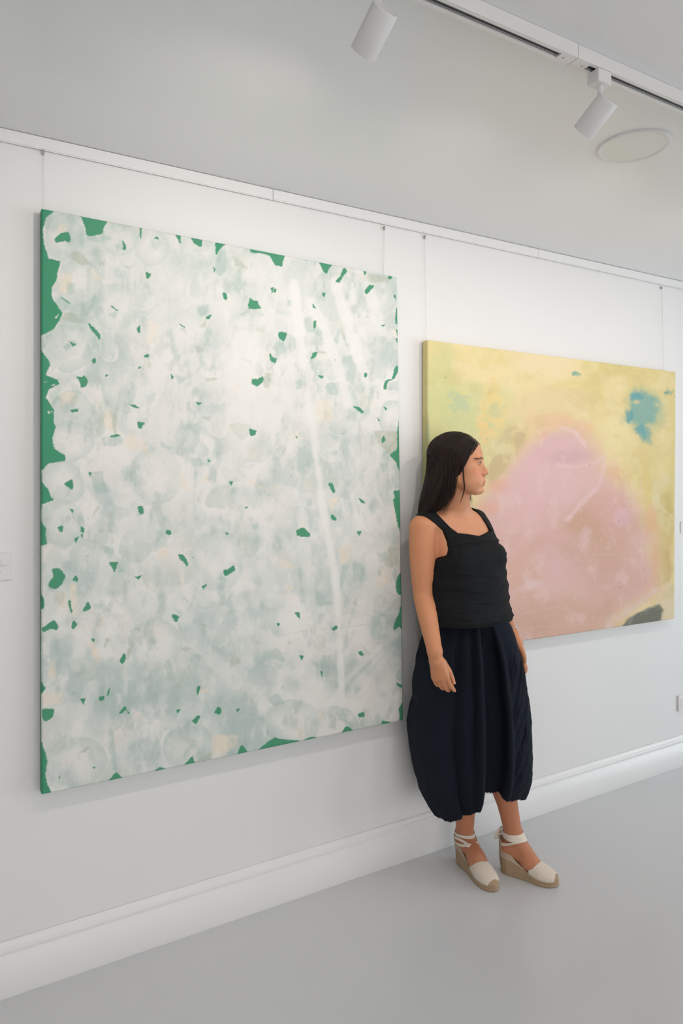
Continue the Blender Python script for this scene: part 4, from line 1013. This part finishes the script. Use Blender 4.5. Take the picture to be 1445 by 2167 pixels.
# ------------------------------------------------------------------ hair
hair = Solid()
hair.add(*hell((0, -.018, .036), (.0815, .102, .0825)), k=.02)
def hst(u, l, f, rl, rf): return (u, l, f, rl, rf)
HS = [(-.30, .012, -.130, .046, .014), (-.25, .012, -.128, .060, .022), (-.185, .010, -.114, .074, .040), (-.13, .002, -.088, .079, .057), (-.09, -.002, -.066, .0805, .068), (-.045, 0, -.046, .0815, .079), (0, 0, -.028, .079, .090), (.04, 0, -.020, .068, .080)]
hz = np.array([h[0] for h in HS]); hzz = np.linspace(hz[0], hz[-1], 160)
def _c(k):
    y = np.array([h[k] for h in HS]); m = np.gradient(y, hz); i = np.clip(np.searchsorted(hz, hzz)-1, 0, len(hz)-2); hh = hz[i+1]-hz[i]; s = (hzz-hz[i])/hh
    return (2*s**3-3*s**2+1)*y[i]+(s**3-2*s**2+s)*hh*m[i]+(-2*s**3+3*s**2)*y[i+1]+(s**3-s**2)*hh*m[i+1]
HT = [_c(k) for k in (1, 2, 3, 4)]
def curtain(X, Y, Z):
    l = (X-HC[0])*L_[0]+(Y-HC[1])*L_[1]; f = (X-HC[0])*F_[0]+(Y-HC[1])*F_[1]; u = Z-HC[2]+0*X+0*Y
    cl_, cf, rl, rf = (np.interp(u, hzz, t) for t in HT)
    x, y = l-cl_, f-cf; k0 = np.sqrt((x/rl)**2+(y/rf)**2); k1 = np.sqrt((x/rl**2)**2+(y/rf**2)**2)
    d = np.where(k1 > 1e-3, k0*(k0-1)/(k1+1e-9), -rf)
    dz = np.maximum(hz[0]-u, u-hz[-1]); return np.maximum(d, dz)
hair.add(curtain, HC+[-.2, -.2, -.30], HC+[.2, .16, .04], k=.02)
# front locks
hair.add(*hcone((.068, .006, -.03), (.073, .018, -.10), .014, .012), k=.01)
hair.add(*hcone((.073, .018, -.10), (.071, .030, -.135), .012, .003), k=.008)
# opening for the face
hair.add(*hell((0, .126, -.056), (.129, .112, .128)), k=.006, mode='s')
hair.add(*hcone((0, .06, -.10), (0, .10, -.22), .055, .09), k=.006, mode='s')
# keep clear of the wall
hair.add(lambda X, Y, Z: -.044-Y+0*X+0*Z, (1.3, -.2, 1.0), (2.1, .1, 1.8), k=.012, mode='s')
hx = np.arange(HX-.19, HX+.17, .0028); hy = np.arange(HYc-.15, -.004, .0028); hzg = np.arange(HC[2]-.31, HC[2]+.13, .0028)
FH = hair.grid(hx, hy, hzg); HV, HQ = nets(FH+.0015, hx, hy, hzg); del FH
M_hair = attr_color(mat('hair', (.03, .018, .014), .34, spec=.20))
def hair_col(P, r=None):
    return np.tile(np.array([.018, .0105, .0085]), (len(P), 1))
hme = mesh_np('hair', HV, HQ); set_colors(hme, hair_col(HV)*.8); ho = link('hair', hme, M_hair, bo)
# strands combed over the volume
def grad(S, P, e=4e-4):
    g = np.stack([(S.at(P+np.array(v)*e)-S.at(P-np.array(v)*e)) for v in ((1, 0, 0), (0, 1, 0), (0, 0, 1))], 1); return g/(np.linalg.norm(g, axis=1)[:, None]+1e-9)
r = np.random.default_rng(11)
i0 = r.choice(len(HV), 9000, replace=False); P0 = HV[i0]; h0 = (P0-HC)
u0 = h0@U_; keep = (u0 > -.02) | (r.random(len(P0)) < .25); fc_ = hell((0, .126, -.056), (.133, .117, .133))[0]
keep &= fc_(P0[:, 0], P0[:, 1], P0[:, 2]) > 0; P0 = P0[keep][:4400]
l0 = (P0-HC)@L_; off = r.uniform(-.0012, .0016, len(P0))+.0006
P = P0.copy(); paths = [P.copy()]; alive = np.ones(len(P), bool); ends = r.normal(-.235, .035, len(P)); trail = np.ones((1, len(P)), bool)
side = np.where(np.abs(l0) < .004, 1, np.sign(l0)); wob = r.normal(0, .05, (len(P), 2))
for it in range(46):
    g = grad(hair, P); h = P-HC; u = h@U_
    lowf = np.clip(-u/.12, 0, 1)
    d = L_*(side*.45*(u > .03)+side*.02+wob[:, 0])[:, None]+F_*(-.50+.12*lowf+wob[:, 1]-(u > .05)*.35)[:, None]+U_*(-1.0)
    d = d-g*np.sum(d*g, 1)[:, None]; d /= np.linalg.norm(d, axis=1)[:, None]+1e-9
    Pn = P+d*.0085
    for _ in range(2):
        g2 = grad(hair, Pn); Pn = Pn-g2*(np.clip(hair.at(Pn)-off, -.01, .01))[:, None]
    u = (Pn-HC)@U_; alive = alive & (u > ends) & (fc_(Pn[:, 0], Pn[:, 1], Pn[:, 2]) > -.0015) & (Pn[:, 1] < -.041)
    P = np.where(alive[:, None], Pn, P); paths.append(P.copy()); trail = np.concatenate([trail, alive[None]])
paths = np.array(paths); Ps, Rs, Cs = [], [], []
for k in range(paths.shape[1]):
    n = int(trail[:, k].sum())
    if n < 4: continue
    q = paths[:n, k]; t = np.linspace(0, 1, n); Ps.append(q); Rs.append(np.interp(t, [0, .06, .8, 1], [.0002, .00075, .00065, .0001])*r.uniform(.7, 1.2)); 
    b = np.exp(r.normal(0, .5)); c = np.array([.021, .0130, .0108])*b*(1 if r.random() > .06 else 2.2); Cs.append(np.tile(c, (n*4, 1)))  # brighter strand colours stand in for highlight streaks
# thin loose lock in front of the ear, and fine ends on the shoulder
def lock(pts, n, spread, rad, taper=.25):
    pts = np.array([Hd(*p) for p in pts]); t = np.linspace(0, 1, 24); tt = np.linspace(0, 1, len(pts))
    base = np.stack([np.interp(t, tt, pts[:, i]) for i in range(3)], 1)
    for _ in range(3): base[1:-1] = (base[:-2]+2*base[1:-1]+base[2:])/4
    for i in range(n):
        o = L_*r.normal(0, spread)+F_*r.normal(0, spread); o2 = L_*r.normal(0, spread)+F_*r.normal(0, spread)
        q = base+np.outer(1-t*(1-taper), o)+np.outer(t*t, o2)*.8; q = q[:int(24*r.uniform(.8, 1))]
        m = len(q); Ps.append(q); Rs.append(np.interp(np.linspace(0, 1, m), [0, .7, 1], [rad, rad*.8, rad*.15])); Cs.append(np.tile(np.array([.026, .016, .013])*np.exp(r.normal(0, .3)), (m*4, 1)))
lock([(-.066, .030, .030), (-.0745, .024, -.01), (-.0745, .027, -.055), (-.069, .030, -.090), (-.062, .024, -.118), (-.055, .008, -.160)], 46, .0016, .0005, .3)
lock([(-.066, -.01, .035), (-.078, -.008, -.02), (-.080, -.006, -.06), (-.074, -.012, -.11), (-.064, -.035, -.155), (-.062, -.060, -.185)], 90, .006, .0005, 1.0)
lock([(-.066, -.03, .035), (-.080, -.03, -.02), (-.082, -.03, -.07), (-.076, -.04, -.13), (-.066, -.055, -.175), (-.060, -.070, -.192)], 90, .008, .0005, 1.2)
lock([(.070, .0, -.02), (.074, .02, -.09), (.071, .032, -.168)], 90, .0050, .0005, 1.0)
lock([(-.062, -.09, -.10), (-.075, -.125, -.19), (-.095, -.135, -.27)], 90, .006, .0006, .9)
V, Fq = tube_np(Ps, Rs, 4); sme = mesh_np('hair_strands', V, Fq); set_colors(sme, np.concatenate(Cs))
so = link('hair_strands', sme, M_hair, ho)

# earring: slim gold hoop
M_gold = mat('gold', srgb(196, 140, 72), .3, 1.0)
t = np.linspace(0, 2*np.pi, 40); ec = Hd(-.0765, -.0035, -.058)
ring = np.array([ec+F_*.0125*.55*math.cos(a)+U_*.021*math.sin(a)+L_*.002*math.sin(3*a) for a in t])
ec = D(970, 1019, project(Hd(-.080, 0, -.05))[2]); rd = np.array([SA, -CA, 0])
ring = np.array([ec+rd*.0036*math.cos(a)+U_*.0185*math.sin(a)-np.array([CA, SA, 0])*.006*math.cos(a) for a in t])
V, Fq = tube_np([ring], [np.full(40, .00095)], 8); link('earring', mesh_np('earring', V, Fq), M_gold, bo)
# ------------------------------------------------------------------ black linen top
def prism(pts, y0, y1, k=.004):
    """polygon in (x, z) extruded along y"""
    P = np.array(pts, float)
    def f(X, Y, Z):
        XX, ZZ = np.broadcast_arrays(X, Z); d = poly_sd(XX.astype(float), ZZ.astype(float), P)
        return np.maximum(d, np.maximum(y0-Y, Y-y1))
    return f, (P[:, 0].min(), y0, P[:, 1].min()), (P[:, 0].max(), y1, P[:, 1].max())
top = Solid()
torso(top, .0085, .02)
top.add(*cone(NB+[-.02, .0, -.006], SH_R+[.01, 0, .013], .050, .0465), k=.03); top.add(*cone(NB+[.02, .0, -.006], SH_L+[-.01, 0, .013], .050, .0465), k=.03)
top.add(*zloft([(.944, 1.708, -.174, .190, .124), (1.00, 1.706, -.166, .181, .120), (1.06, 1.704, -.160, .173, .121), (1.12, 1.703, -.157, .166, .124), (1.18, 1.700, -.152, .159, .122), (1.24, 1.698, -.144, .150, .110),
                (1.29, 1.694, -.138, .142, .094)]), k=.01)
def wx(px, py, Y): q = W(px, py, Y); return (q[0], q[2])
NR0, NR1, NV, NL1, NL0 = wx(914.6, 1079, -.135), wx(969.5, 1128, -.222), wx(1015, 1134.5, -.232), wx(1036.5, 1123.5, -.205), wx(999, 1070, -.125)
neck = [(NR0[0], 1.50), (NR0[0], NR0[1]), wx(938, 1098, -.180), wx(955, 1114, -.205), NR1, wx(992, 1130.5, -.229), NV, NL1, wx(1024, 1101, -.180), wx(1012, 1083, -.150), NL0, (NL0[0], 1.50)]
top.add(*prism(neck, -.40, -.085), k=.002, mode='s')
top.add(*prism([(NR0[0]+.004, 1.50), (NR0[0]+.006, 1.335), (1.64, 1.31), (1.73, 1.31), (NL0[0]-.006, 1.335), (NL0[0]-.004, 1.50)], -.10, .1), k=.002, mode='s')
armR = [(1.30, 1.50), wx(876, 1088, -.12), wx(889, 1091.5, -.125), wx(917.5, 1107, -.165), wx(940.8, 1122.6, -.195), wx(946, 1146, -.200), wx(945, 1160, -.200), wx(940, 1174, -.198), wx(931, 1185, -.194), wx(920, 1192, -.188), (1.52, 1.158), (1.46, 1.150), (1.30, 1.150)]
top.add(*prism(armR, -.40, -.06), k=.002, mode='s')
top.add(*prism([(1.30, 1.50), (1.515, 1.350), (1.540, 1.31), (1.553, 1.26), (1.545, 1.21), (1.52, 1.18), (1.30, 1.165)], -.09, .1), k=.002, mode='s')
armL = [(2.1, 1.50), (1.853, 1.42), (1.853, 1.33), (1.858, 1.295), (1.866, 1.256), (1.85, 1.205), (1.87, 1.18), (2.1, 1.165)]
top.add(*prism(armL, -.40, .1), k=.002, mode='s')
top.add(*prism([(1.2, .80), (2.2, .80), (2.2, .945), (1.2, .945)], -.6, .2), k=.001, mode='s')
TF = np.arange(1.47, 1.92, .0024), np.arange(-.36, -.008, .0024), np.arange(.93, 1.41, .0024)
FT = top.grid(*TF); TV, TQ = nets(FT, *TF); del FT
g = grad(top, TV, 1e-3); lat = (TV[:, 0]*SA-(TV[:, 1]-CAMY)*CA)
def ridges(a, b, seed, s1, s2, p=2.0):
    n = noise2(a*s1, b*s2, 1, seed, 3); return 1-np.abs(2*n-1)**(1/p)
wz = np.clip((1.27-TV[:, 2])/.06, 0, 1)*np.clip((TV[:, 2]-.948)/.01, .25, 1)
for P_ in (armR, armL, neck): wz = wz*np.clip((poly_sd(TV[:, 0], TV[:, 2], P_)-.003)/.022, 0, 1)
wq = np.clip((poly_sd(TV[:, 0], TV[:, 2], armR)-.002)/.02, 0, 1)*np.clip((poly_sd(TV[:, 0], TV[:, 2], armL)-.002)/.02, 0, 1)
fold = ridges(lat, TV[:, 2]+.10*(lat-.45), 5, 3.0, 17)*.0080+ridges(lat, TV[:, 2]-.06*lat, 8, 6, 30)*.0052+(noise2(lat*14, TV[:, 2]*20, 1, 12, 3)-.5)*.004
TV2 = TV+g*(fold*wz)[:, None]
# the pull line under the neckline and the turned hem
c0 = W(937, 1171, -.19)[2]; zc = 1.246-.10*np.abs(TV[:, 0]-1.715)
TV2 += g*((-.0040*np.exp(-((TV[:, 2]-zc)/.0045)**2)+.0035*np.exp(-((TV[:, 2]-zc-.010)/.006)**2))*(TV[:, 1] < -.15)*wq)[:, None]
TV2[:, 1] = np.minimum(TV2[:, 1], -.0425)
TV2 += g*(-.0022*np.exp(-((TV[:, 2]-.972)/.0018)**2))[:, None]
M_top = weave(mat('black_linen', (.0066, .0078, .0096), .76, spec=.24), 330, 330, .5, .0012)
to = link('top', mesh_np('top', TV2, TQ), M_top, bo)
# little side tie of the top
a = W(921, 1290, -.215)
bm = bmesh.new(); 
for dx, dz in ((0, 0), (.010, -.004)):
    bx(bm, a[0]+dx-.003, a[0]+dx+.003, a[1]-.004, a[1]-.001, a[2]-.036+dz, a[2]+.004+dz, bevel=.001)
bm_mesh('side_tie', bm, M_top, to)

# ------------------------------------------------------------------ navy balloon skirt
Rt, Vt = np.array([SA, -CA, 0]), np.array([CA, SA, 0])
PC = 993.0
cen = W(PC, HY, -.196); DC = project(cen)[2]
tL = [0, .07, .134, .22, .32, .40, .434, .47, .56, .69, .784, .885, .945, 1.0]; pL = [915, 901, 894, 884, 876, 873, 876, 869, 862, 868, 877, 887, 899, 915]
tR = [0, .08, .145, .24, .35, .47, .61, .74, .91, .965, 1.0]; pR = [1060, 1080, 1089, 1099, 1107, 1115, 1120, 1122, 1121, 1115, 1110]
nth, nt_ = 520, 150
th = np.linspace(0, 2*np.pi, nth, endpoint=False)[None, :]; tt = np.linspace(0, 1, nt_)[:, None]
c, sn = np.cos(th), np.sin(th)
front = np.clip(-sn*3, 0, 1)
zh = np.interp(c, [-1, -.6, -.25, .0, .06, .13, .46, .50, .56, .75, 1.0], [.238, .243, .268, .284, .295, .330, .333, .330, .322, .312, .290])
zh = zh*front+(.29-.05*np.clip(-c, 0, 1)-.0*c)*(1-front)
zh = zh+.004*noise2(c*6+20, sn*6+20, 1, 6, 3)+.0025*np.random.default_rng(3).normal(0, .5, c.shape)*1
z = .985+(zh-.985)*tt
tcub = lambda T_, P_, t: np.interp(t, T_, P_)
def smooth_tab(T_, P_):
    q = np.linspace(0, 1, 201); v = np.interp(q, T_, P_)
    for _ in range(14): v[1:-1] = (v[:-2]+2*v[1:-1]+v[2:])/4
    return lambda t: np.interp(t, q, v)
aL = (PC-smooth_tab(tL, pL)(tt))/FPX*DC; aR = (smooth_tab(tR, pR)(tt)-PC)/FPX*DC
a = np.where(c < 0, aL, aR)
b = np.interp(tt, [0, .06, .25, .5, .8, .93, 1], [.066, .080, .126, .148, .148, .135, .118])
p_ = 2.25
rr = (np.abs(c)**p_+np.abs(sn)**p_)**(-1/p_)
x = a*rr*c; y = b*rr*sn
s = c*rr
amp = sstep(.02, .22, tt)
nz = lambda seed, s1, s2: noise2((s+3)*s1, (tt+3)*s2+0*s, 1, seed, 3)-.5
warp = .03*(noise2(s*0+3, tt*5+4, 1, 44, 2)-.5)+.05*tt
sw = s-warp*(s < .1)
g_ = 0*tt+.052*(sstep(.11, .17, s)-sstep(.46, .50, s))*amp
g_ += -.024*np.exp(-((s-.07)/.055)**2)*amp-.018*np.exp(-((s-.54)/.04)**2)*amp
g_ += .022*(sstep(-.42, -.37, sw)-sstep(-.37, -.16, sw))*amp                     # pleat edge left of the middle
g_ += .013*(sstep(-.10, -.06, sw)-sstep(-.06, .05, sw))*amp*(1-.7*sstep(.5, .9, tt))
g_ += .004*np.sin(s*23+2.0)*(1-sstep(.05, .4, tt))*sstep(.0, .08, tt)*(s < .1)
g_ += .020*nz(21, 2.2, 3.0)*sstep(.1, .3, tt)*(s < .1)+.007*nz(22, 6, 8)*amp
rg = lambda seed, s1, s2, q: (1-np.abs(2*noise2((s+3)*s1, (tt+3)*s2+q*s*s2, 1, seed, 3)-1))**1.6
right = sstep(.54, .62, s)*sstep(.10, .28, tt)
wv = .35*noise2(s*3+7, tt*6+2, 1, 91, 3)
rw = lambda seed, s1, s2, q: (1-np.abs(2*noise2((s+3)*s1+wv, (tt+3)*s2+q*s*s2+wv*2.5, 1, seed, 2)-1))**2.2
g_ += (-.013*(rw(14, 1.6, 8, .9)-.5)-.007*(rw(15, 3, 15, .7)-.5)-.0035*(rw(17, 6, 22, .2)-.5))*right
y = y+g_*front-.0*(1-front)
# uneven silhouette
x = x+(noise2(tt*14+c*2, sn*3+5, 1, 19, 3)-.5)*.010*amp*(np.abs(c) > .6)*np.clip((np.abs(c)-.6)*4, 0, 1)
lat0 = (PC-722.5)/FPX*DC
Pk = np.array([0, CAMY, 0])+Rt*(lat0+x)[..., None]+Vt*(DC+y)[..., None]; Pk[..., 2] = z
# rest the back of the skirt against the wall, never through it
Pk[..., 1] = np.minimum(Pk[..., 1], -.020-.024*sstep(.755, .785, Pk[..., 2])-.004*noise2(c*5+9+0*tt, tt*5+0*c, 1, 2, 2))
# close over the hips
M_skirt = weave(mat('navy_linen', (.0068, .0108, .0205), .80, spec=.20, mottle=(60, .12)), 300, 300, .55, .0014)
sk = link('skirt', mesh_np('skirt', Pk.reshape(-1, 3), grid_faces(nth, nt_, True)), M_skirt, bo)
md = sk.modifiers.new('cloth', 'SOLIDIFY'); md.thickness = .0028; md.offset = -1
# frayed hem
r = np.random.default_rng(8); hem = Pk[-1]; Ps, Rs = [], []
for i in range(520):
    k = r.integers(nth); q = hem[k]+r.normal(0, .0006, 3); d = np.array([r.normal(0, .5), r.normal(0, .3), -1])*r.uniform(.002, .0055)*(1.9 if r.random() < .05 else 1)
    Ps.append(np.array([q+[0, 0, .002], q+d*.6, q+d+r.normal(0, .0007, 3)])); Rs.append(np.array([.00055, .00045, .0002]))
V, Fq = tube_np(Ps, Rs, 4); link('frayed_hem', mesh_np('frayed_hem', V, Fq), M_skirt, sk)['kind'] = 'stuff'

# ------------------------------------------------------------------ espadrilles
M_jute = mat('jute', srgb(178, 152, 122), .85, bump=(420, .9, .003), mottle=(260, .28))
M_canvas = weave(mat('cream_canvas', srgb(226, 214, 198), .85, spec=.2), 500, 500, .3, .0008)
M_heel = weave(mat('beige_canvas', srgb(196, 176, 154), .85, spec=.2), 400, 400, .4, .0008)
M_lace = mat('cotton_tape', srgb(230, 218, 202), .85, bump=(300, .2, .001))
def shoe(S):
    P = S.P; k = 70
    root = bo
    u = 1-(1-np.linspace(0, 1, k))**1.0; u = .5-.5*np.cos(np.pi*np.linspace(0, 1, k))
    wd = np.interp(u, [0, .02, .06, .15, .3, .45, .6, .72, .84, .92, .97, 1], [.004, .015, .023, .0305, .030, .0305, .0365, .0405, .037, .029, .019, .004])
    zt = np.interp(u, [0, .25, .4, .55, .68, .85, 1], [.060, .057, .046, .031, .024, .022, .024])
    zb = np.interp(u, [0, .8, 1], [0, 0, .004])
    nl = 26; ring_u = np.concatenate([u, u[::-1]]); ring_w = np.concatenate([wd, -wd[::-1]]); rz = np.concatenate([zt, zt[::-1]]); rb = np.concatenate([zb, zb[::-1]])
    V = []
    for q in np.linspace(0, 1, nl):
        zz_ = rb+(rz-rb)*q; br = np.abs(np.sin(zz_/.0105*np.pi))**.7
        sc = 1+(-.03+.045*br); inset = (1-q)*.035*np.clip(1-ring_u/.3, 0, 1)
        uu = .5+(ring_u-.5)*(1+.012*br)+inset
        for i in range(len(uu)): V.append(P(uu[i], ring_w[i]*sc[i], zz_[i]+.0006))
    n = 2*k; F = [tuple(t) for t in grid_faces(n, nl, True)]
    for base in (0, (nl-1)*n):
        for i in range(k-1):
            q = (base+i, base+i+1, base+n-2-i, base+n-1-i); F.append(q if base else q[::-1])
    up_root = None
    # toe upper
    m_, kk = 28, 34; V2 = []; C2 = []
    for i in range(kk):
        for j in range(m_+1):
            ps = math.pi*j/m_; a0 = .585+.035*math.sin(ps)**2-.055*(1-math.sin(ps))
            uu = a0+(1.002-a0)*(1-(1-i/(kk-1))**1.5)
            ww = float(np.interp(uu, u, wd))*1.01; z0 = float(np.interp(uu, u, zt))-.002
            zz_ = float(np.interp(uu, [.5, .60, .68, .76, .84, .92, .97, 1.0], [.082, .0745, .0665, .0595, .0525, .0445, .0365, .0235]))
            V2.append(P(uu, ww*math.cos(ps)*(abs(math.cos(ps))**-.12 if abs(math.cos(ps)) > .01 else 1), z0+(zz_-z0)*math.sin(ps)**.75))
            C2.append(srgb(178, 152, 122)[:3] if uu > .955 else srgb(228, 216, 200)[:3])
    me = mesh_np('shoe_upper', V2, grid_faces(m_+1, kk)); set_colors(me, np.array(C2))
    up = link('espadrille', me, attr_color(weave(mat('shoe_canvas', (.7, .65, .6), .85, spec=.2), 500, 500, .3, .0008)), root)
    md = up.modifiers.new('t', 'SOLIDIFY'); md.thickness = .0018; md.offset = 0
    link('wedge_sole', mesh_np('wedge_sole', V, F), M_jute, up)
    # heel counter
    kq, mz = 61, 10; V3 = []
    qs = np.linspace(-1, 1, kq)
    for iz in range(mz):
        for q in qs:
            aq = abs(q); uu = .46*max(0, (aq-.12)/.88)**1.25; w0 = float(np.interp(uu, u, wd)); w0 = w0*(min(1, aq/.12)) if aq < .12 else w0
            ht = .066*(1-sstep(.10, .95, aq))**1.0+.004; z0 = float(np.interp(uu, u, zt))-.002; f = iz/(mz-1)
            lean = .10*f*(1-aq)*0+.012*math.sin(f*math.pi*.9)*(-1)
            V3.append(P(uu+lean*.35*(1-aq), math.copysign(w0, q)*(1-.10*f), z0+ht*f))
    hc = link('heel_counter', mesh_np('heel_counter', V3, grid_faces(kq, mz)), M_heel, up)
    md = hc.modifiers.new('t', 'SOLIDIFY'); md.thickness = .0018; md.offset = 0
    return up
ups = [shoe(FR), shoe(FL)]
def ribbon(S, up, zfun, wfun, a0=0, a1=2*math.pi, off=.0016, n=90, name='ankle_tape'):
    th = np.linspace(a0, a1, n); rows = []
    for j, q in enumerate(np.linspace(-.5, .5, 5)):
        pts = []
        for t in th:
            z = zfun(t)+q*wfun(t); c = S.an.copy(); kz = np.clip((z-S.an[2])/.1, -1, 1); c = c+(np.array([0, 0, 0])); r = .036
            if z < S.an[2]: c = c+S.f*(S.an[2]-z)*.35
            pts.append(c+(S.f*math.sin(t)+S.l*math.cos(t))*r+np.array([0, 0, z-c[2]]))
        rows.append(pts)
    V = np.array(rows); shp = V.shape; V = V.reshape(-1, 3); z_keep = V[:, 2].copy()
    for _ in range(8):
        d = body.at(V)-off; g = grad(body, V, 8e-4); g[:, 2] = 0; V = V-g*np.clip(d, -.006, .006)[:, None]; V[:, 2] = z_keep
    o = link(name, mesh_np(name, V, grid_faces(n, 5)), M_lace, up); md = o.modifiers.new('t', 'SOLIDIFY'); md.thickness = .0012; md.offset = 0; return o
def tail(S, up, pts, w0):
    pts = np.array([S.an+S.f*p[0]+S.l*p[1]+np.array([0, 0, p[2]]) for p in pts]); n = 16; t = np.linspace(0, 1, n); tt_ = np.linspace(0, 1, len(pts))
    c = np.stack([np.interp(t, tt_, pts[:, i]) for i in range(3)], 1)
    for _ in range(4): c[1:-1] = (c[:-2]+2*c[1:-1]+c[2:])/4
    sd = S.f*.8+S.l*.6; V = np.concatenate([c+sd*w0*q*(.6+.8*t[:, None])+S.l*.001*math.cos(q*9) for q in (-.5, 0, .5)])
    o = link('tape_end', mesh_np('tape_end', V, grid_faces(n, 3)), M_lace, up); md = o.modifiers.new('t', 'SOLIDIFY'); md.thickness = .001; md.offset = 0
z0 = AN_R[2]
ribbon(FR, ups[0], lambda t: z0+.004+.003*math.sin(t), lambda t: .010)
ribbon(FR, ups[0], lambda t: z0-.018+.004*math.sin(t)+.011*math.cos(t), lambda t: .010, off=.0024)
ribbon(FR, ups[0], lambda t: z0-.018+.004*math.sin(t)-.011*math.cos(t), lambda t: .009, off=.0032)
tail(FR, ups[0], [(-.036, 0, .010), (-.048, -.006, .0), (-.050, -.010, -.03), (-.046, -.010, -.062)], .010)
z0 = AN_L[2]
ribbon(FL, ups[1], lambda t: z0+.000+.001*math.sin(t), lambda t: .013)
ribbon(FL, ups[1], lambda t: z0-.009-.001*math.sin(t)+.003*math.cos(t), lambda t: .013, off=.0024)
ribbon(FL, ups[1], lambda t: z0-.030+.014*math.sin(t)-.006*math.cos(t), lambda t: .008, off=.0030)
tail(FL, ups[1], [(-.036, 0, .012), (-.046, -.008, .008), (-.056, -.014, -.010), (-.060, -.014, -.034)], .013)
tail(FL, ups[1], [(-.036, 0, .012), (-.045, .004, .010), (-.052, .004, -.004), (-.052, .008, -.022)], .010)

# bracelet of white and silver beads on the left wrist
M_bead = mat('silver_bead', (.75, .74, .73), .25, .7)
bc = W(1088, 1335, -.205); ax = (Hq(1092, 1364, -.004)-WR_L); ax /= np.linalg.norm(ax); e1 = np.cross(ax, [0, 0, 1.]); e1 = np.array([1., 0, 0])-ax*ax[0]; e1 /= np.linalg.norm(e1); e2 = np.cross(ax, e1)
bc = WR_L-ax*.006; V = []; Fq = []; base = 0; P_ = []
for i in range(26):
    t = 2*math.pi*i/26; P_.append(bc+(e1*math.cos(t)+e2*math.sin(t))*.029)
P_ = np.array(P_)
for _ in range(6):
    P_ = P_-grad(body, P_, 6e-4)*np.clip(body.at(P_)-.0026, -.005, .005)[:, None]
bm = bmesh.new()
for q in P_: bmesh.ops.create_uvsphere(bm, u_segments=10, v_segments=8, radius=.0029, matrix=Matrix.Translation(Vector(q)))
bm_mesh('bracelet', bm, M_bead, bo, smooth=True)
tag(woman, 'woman with long dark hair, black top and navy skirt leaning on the wall, looking right', 'person')
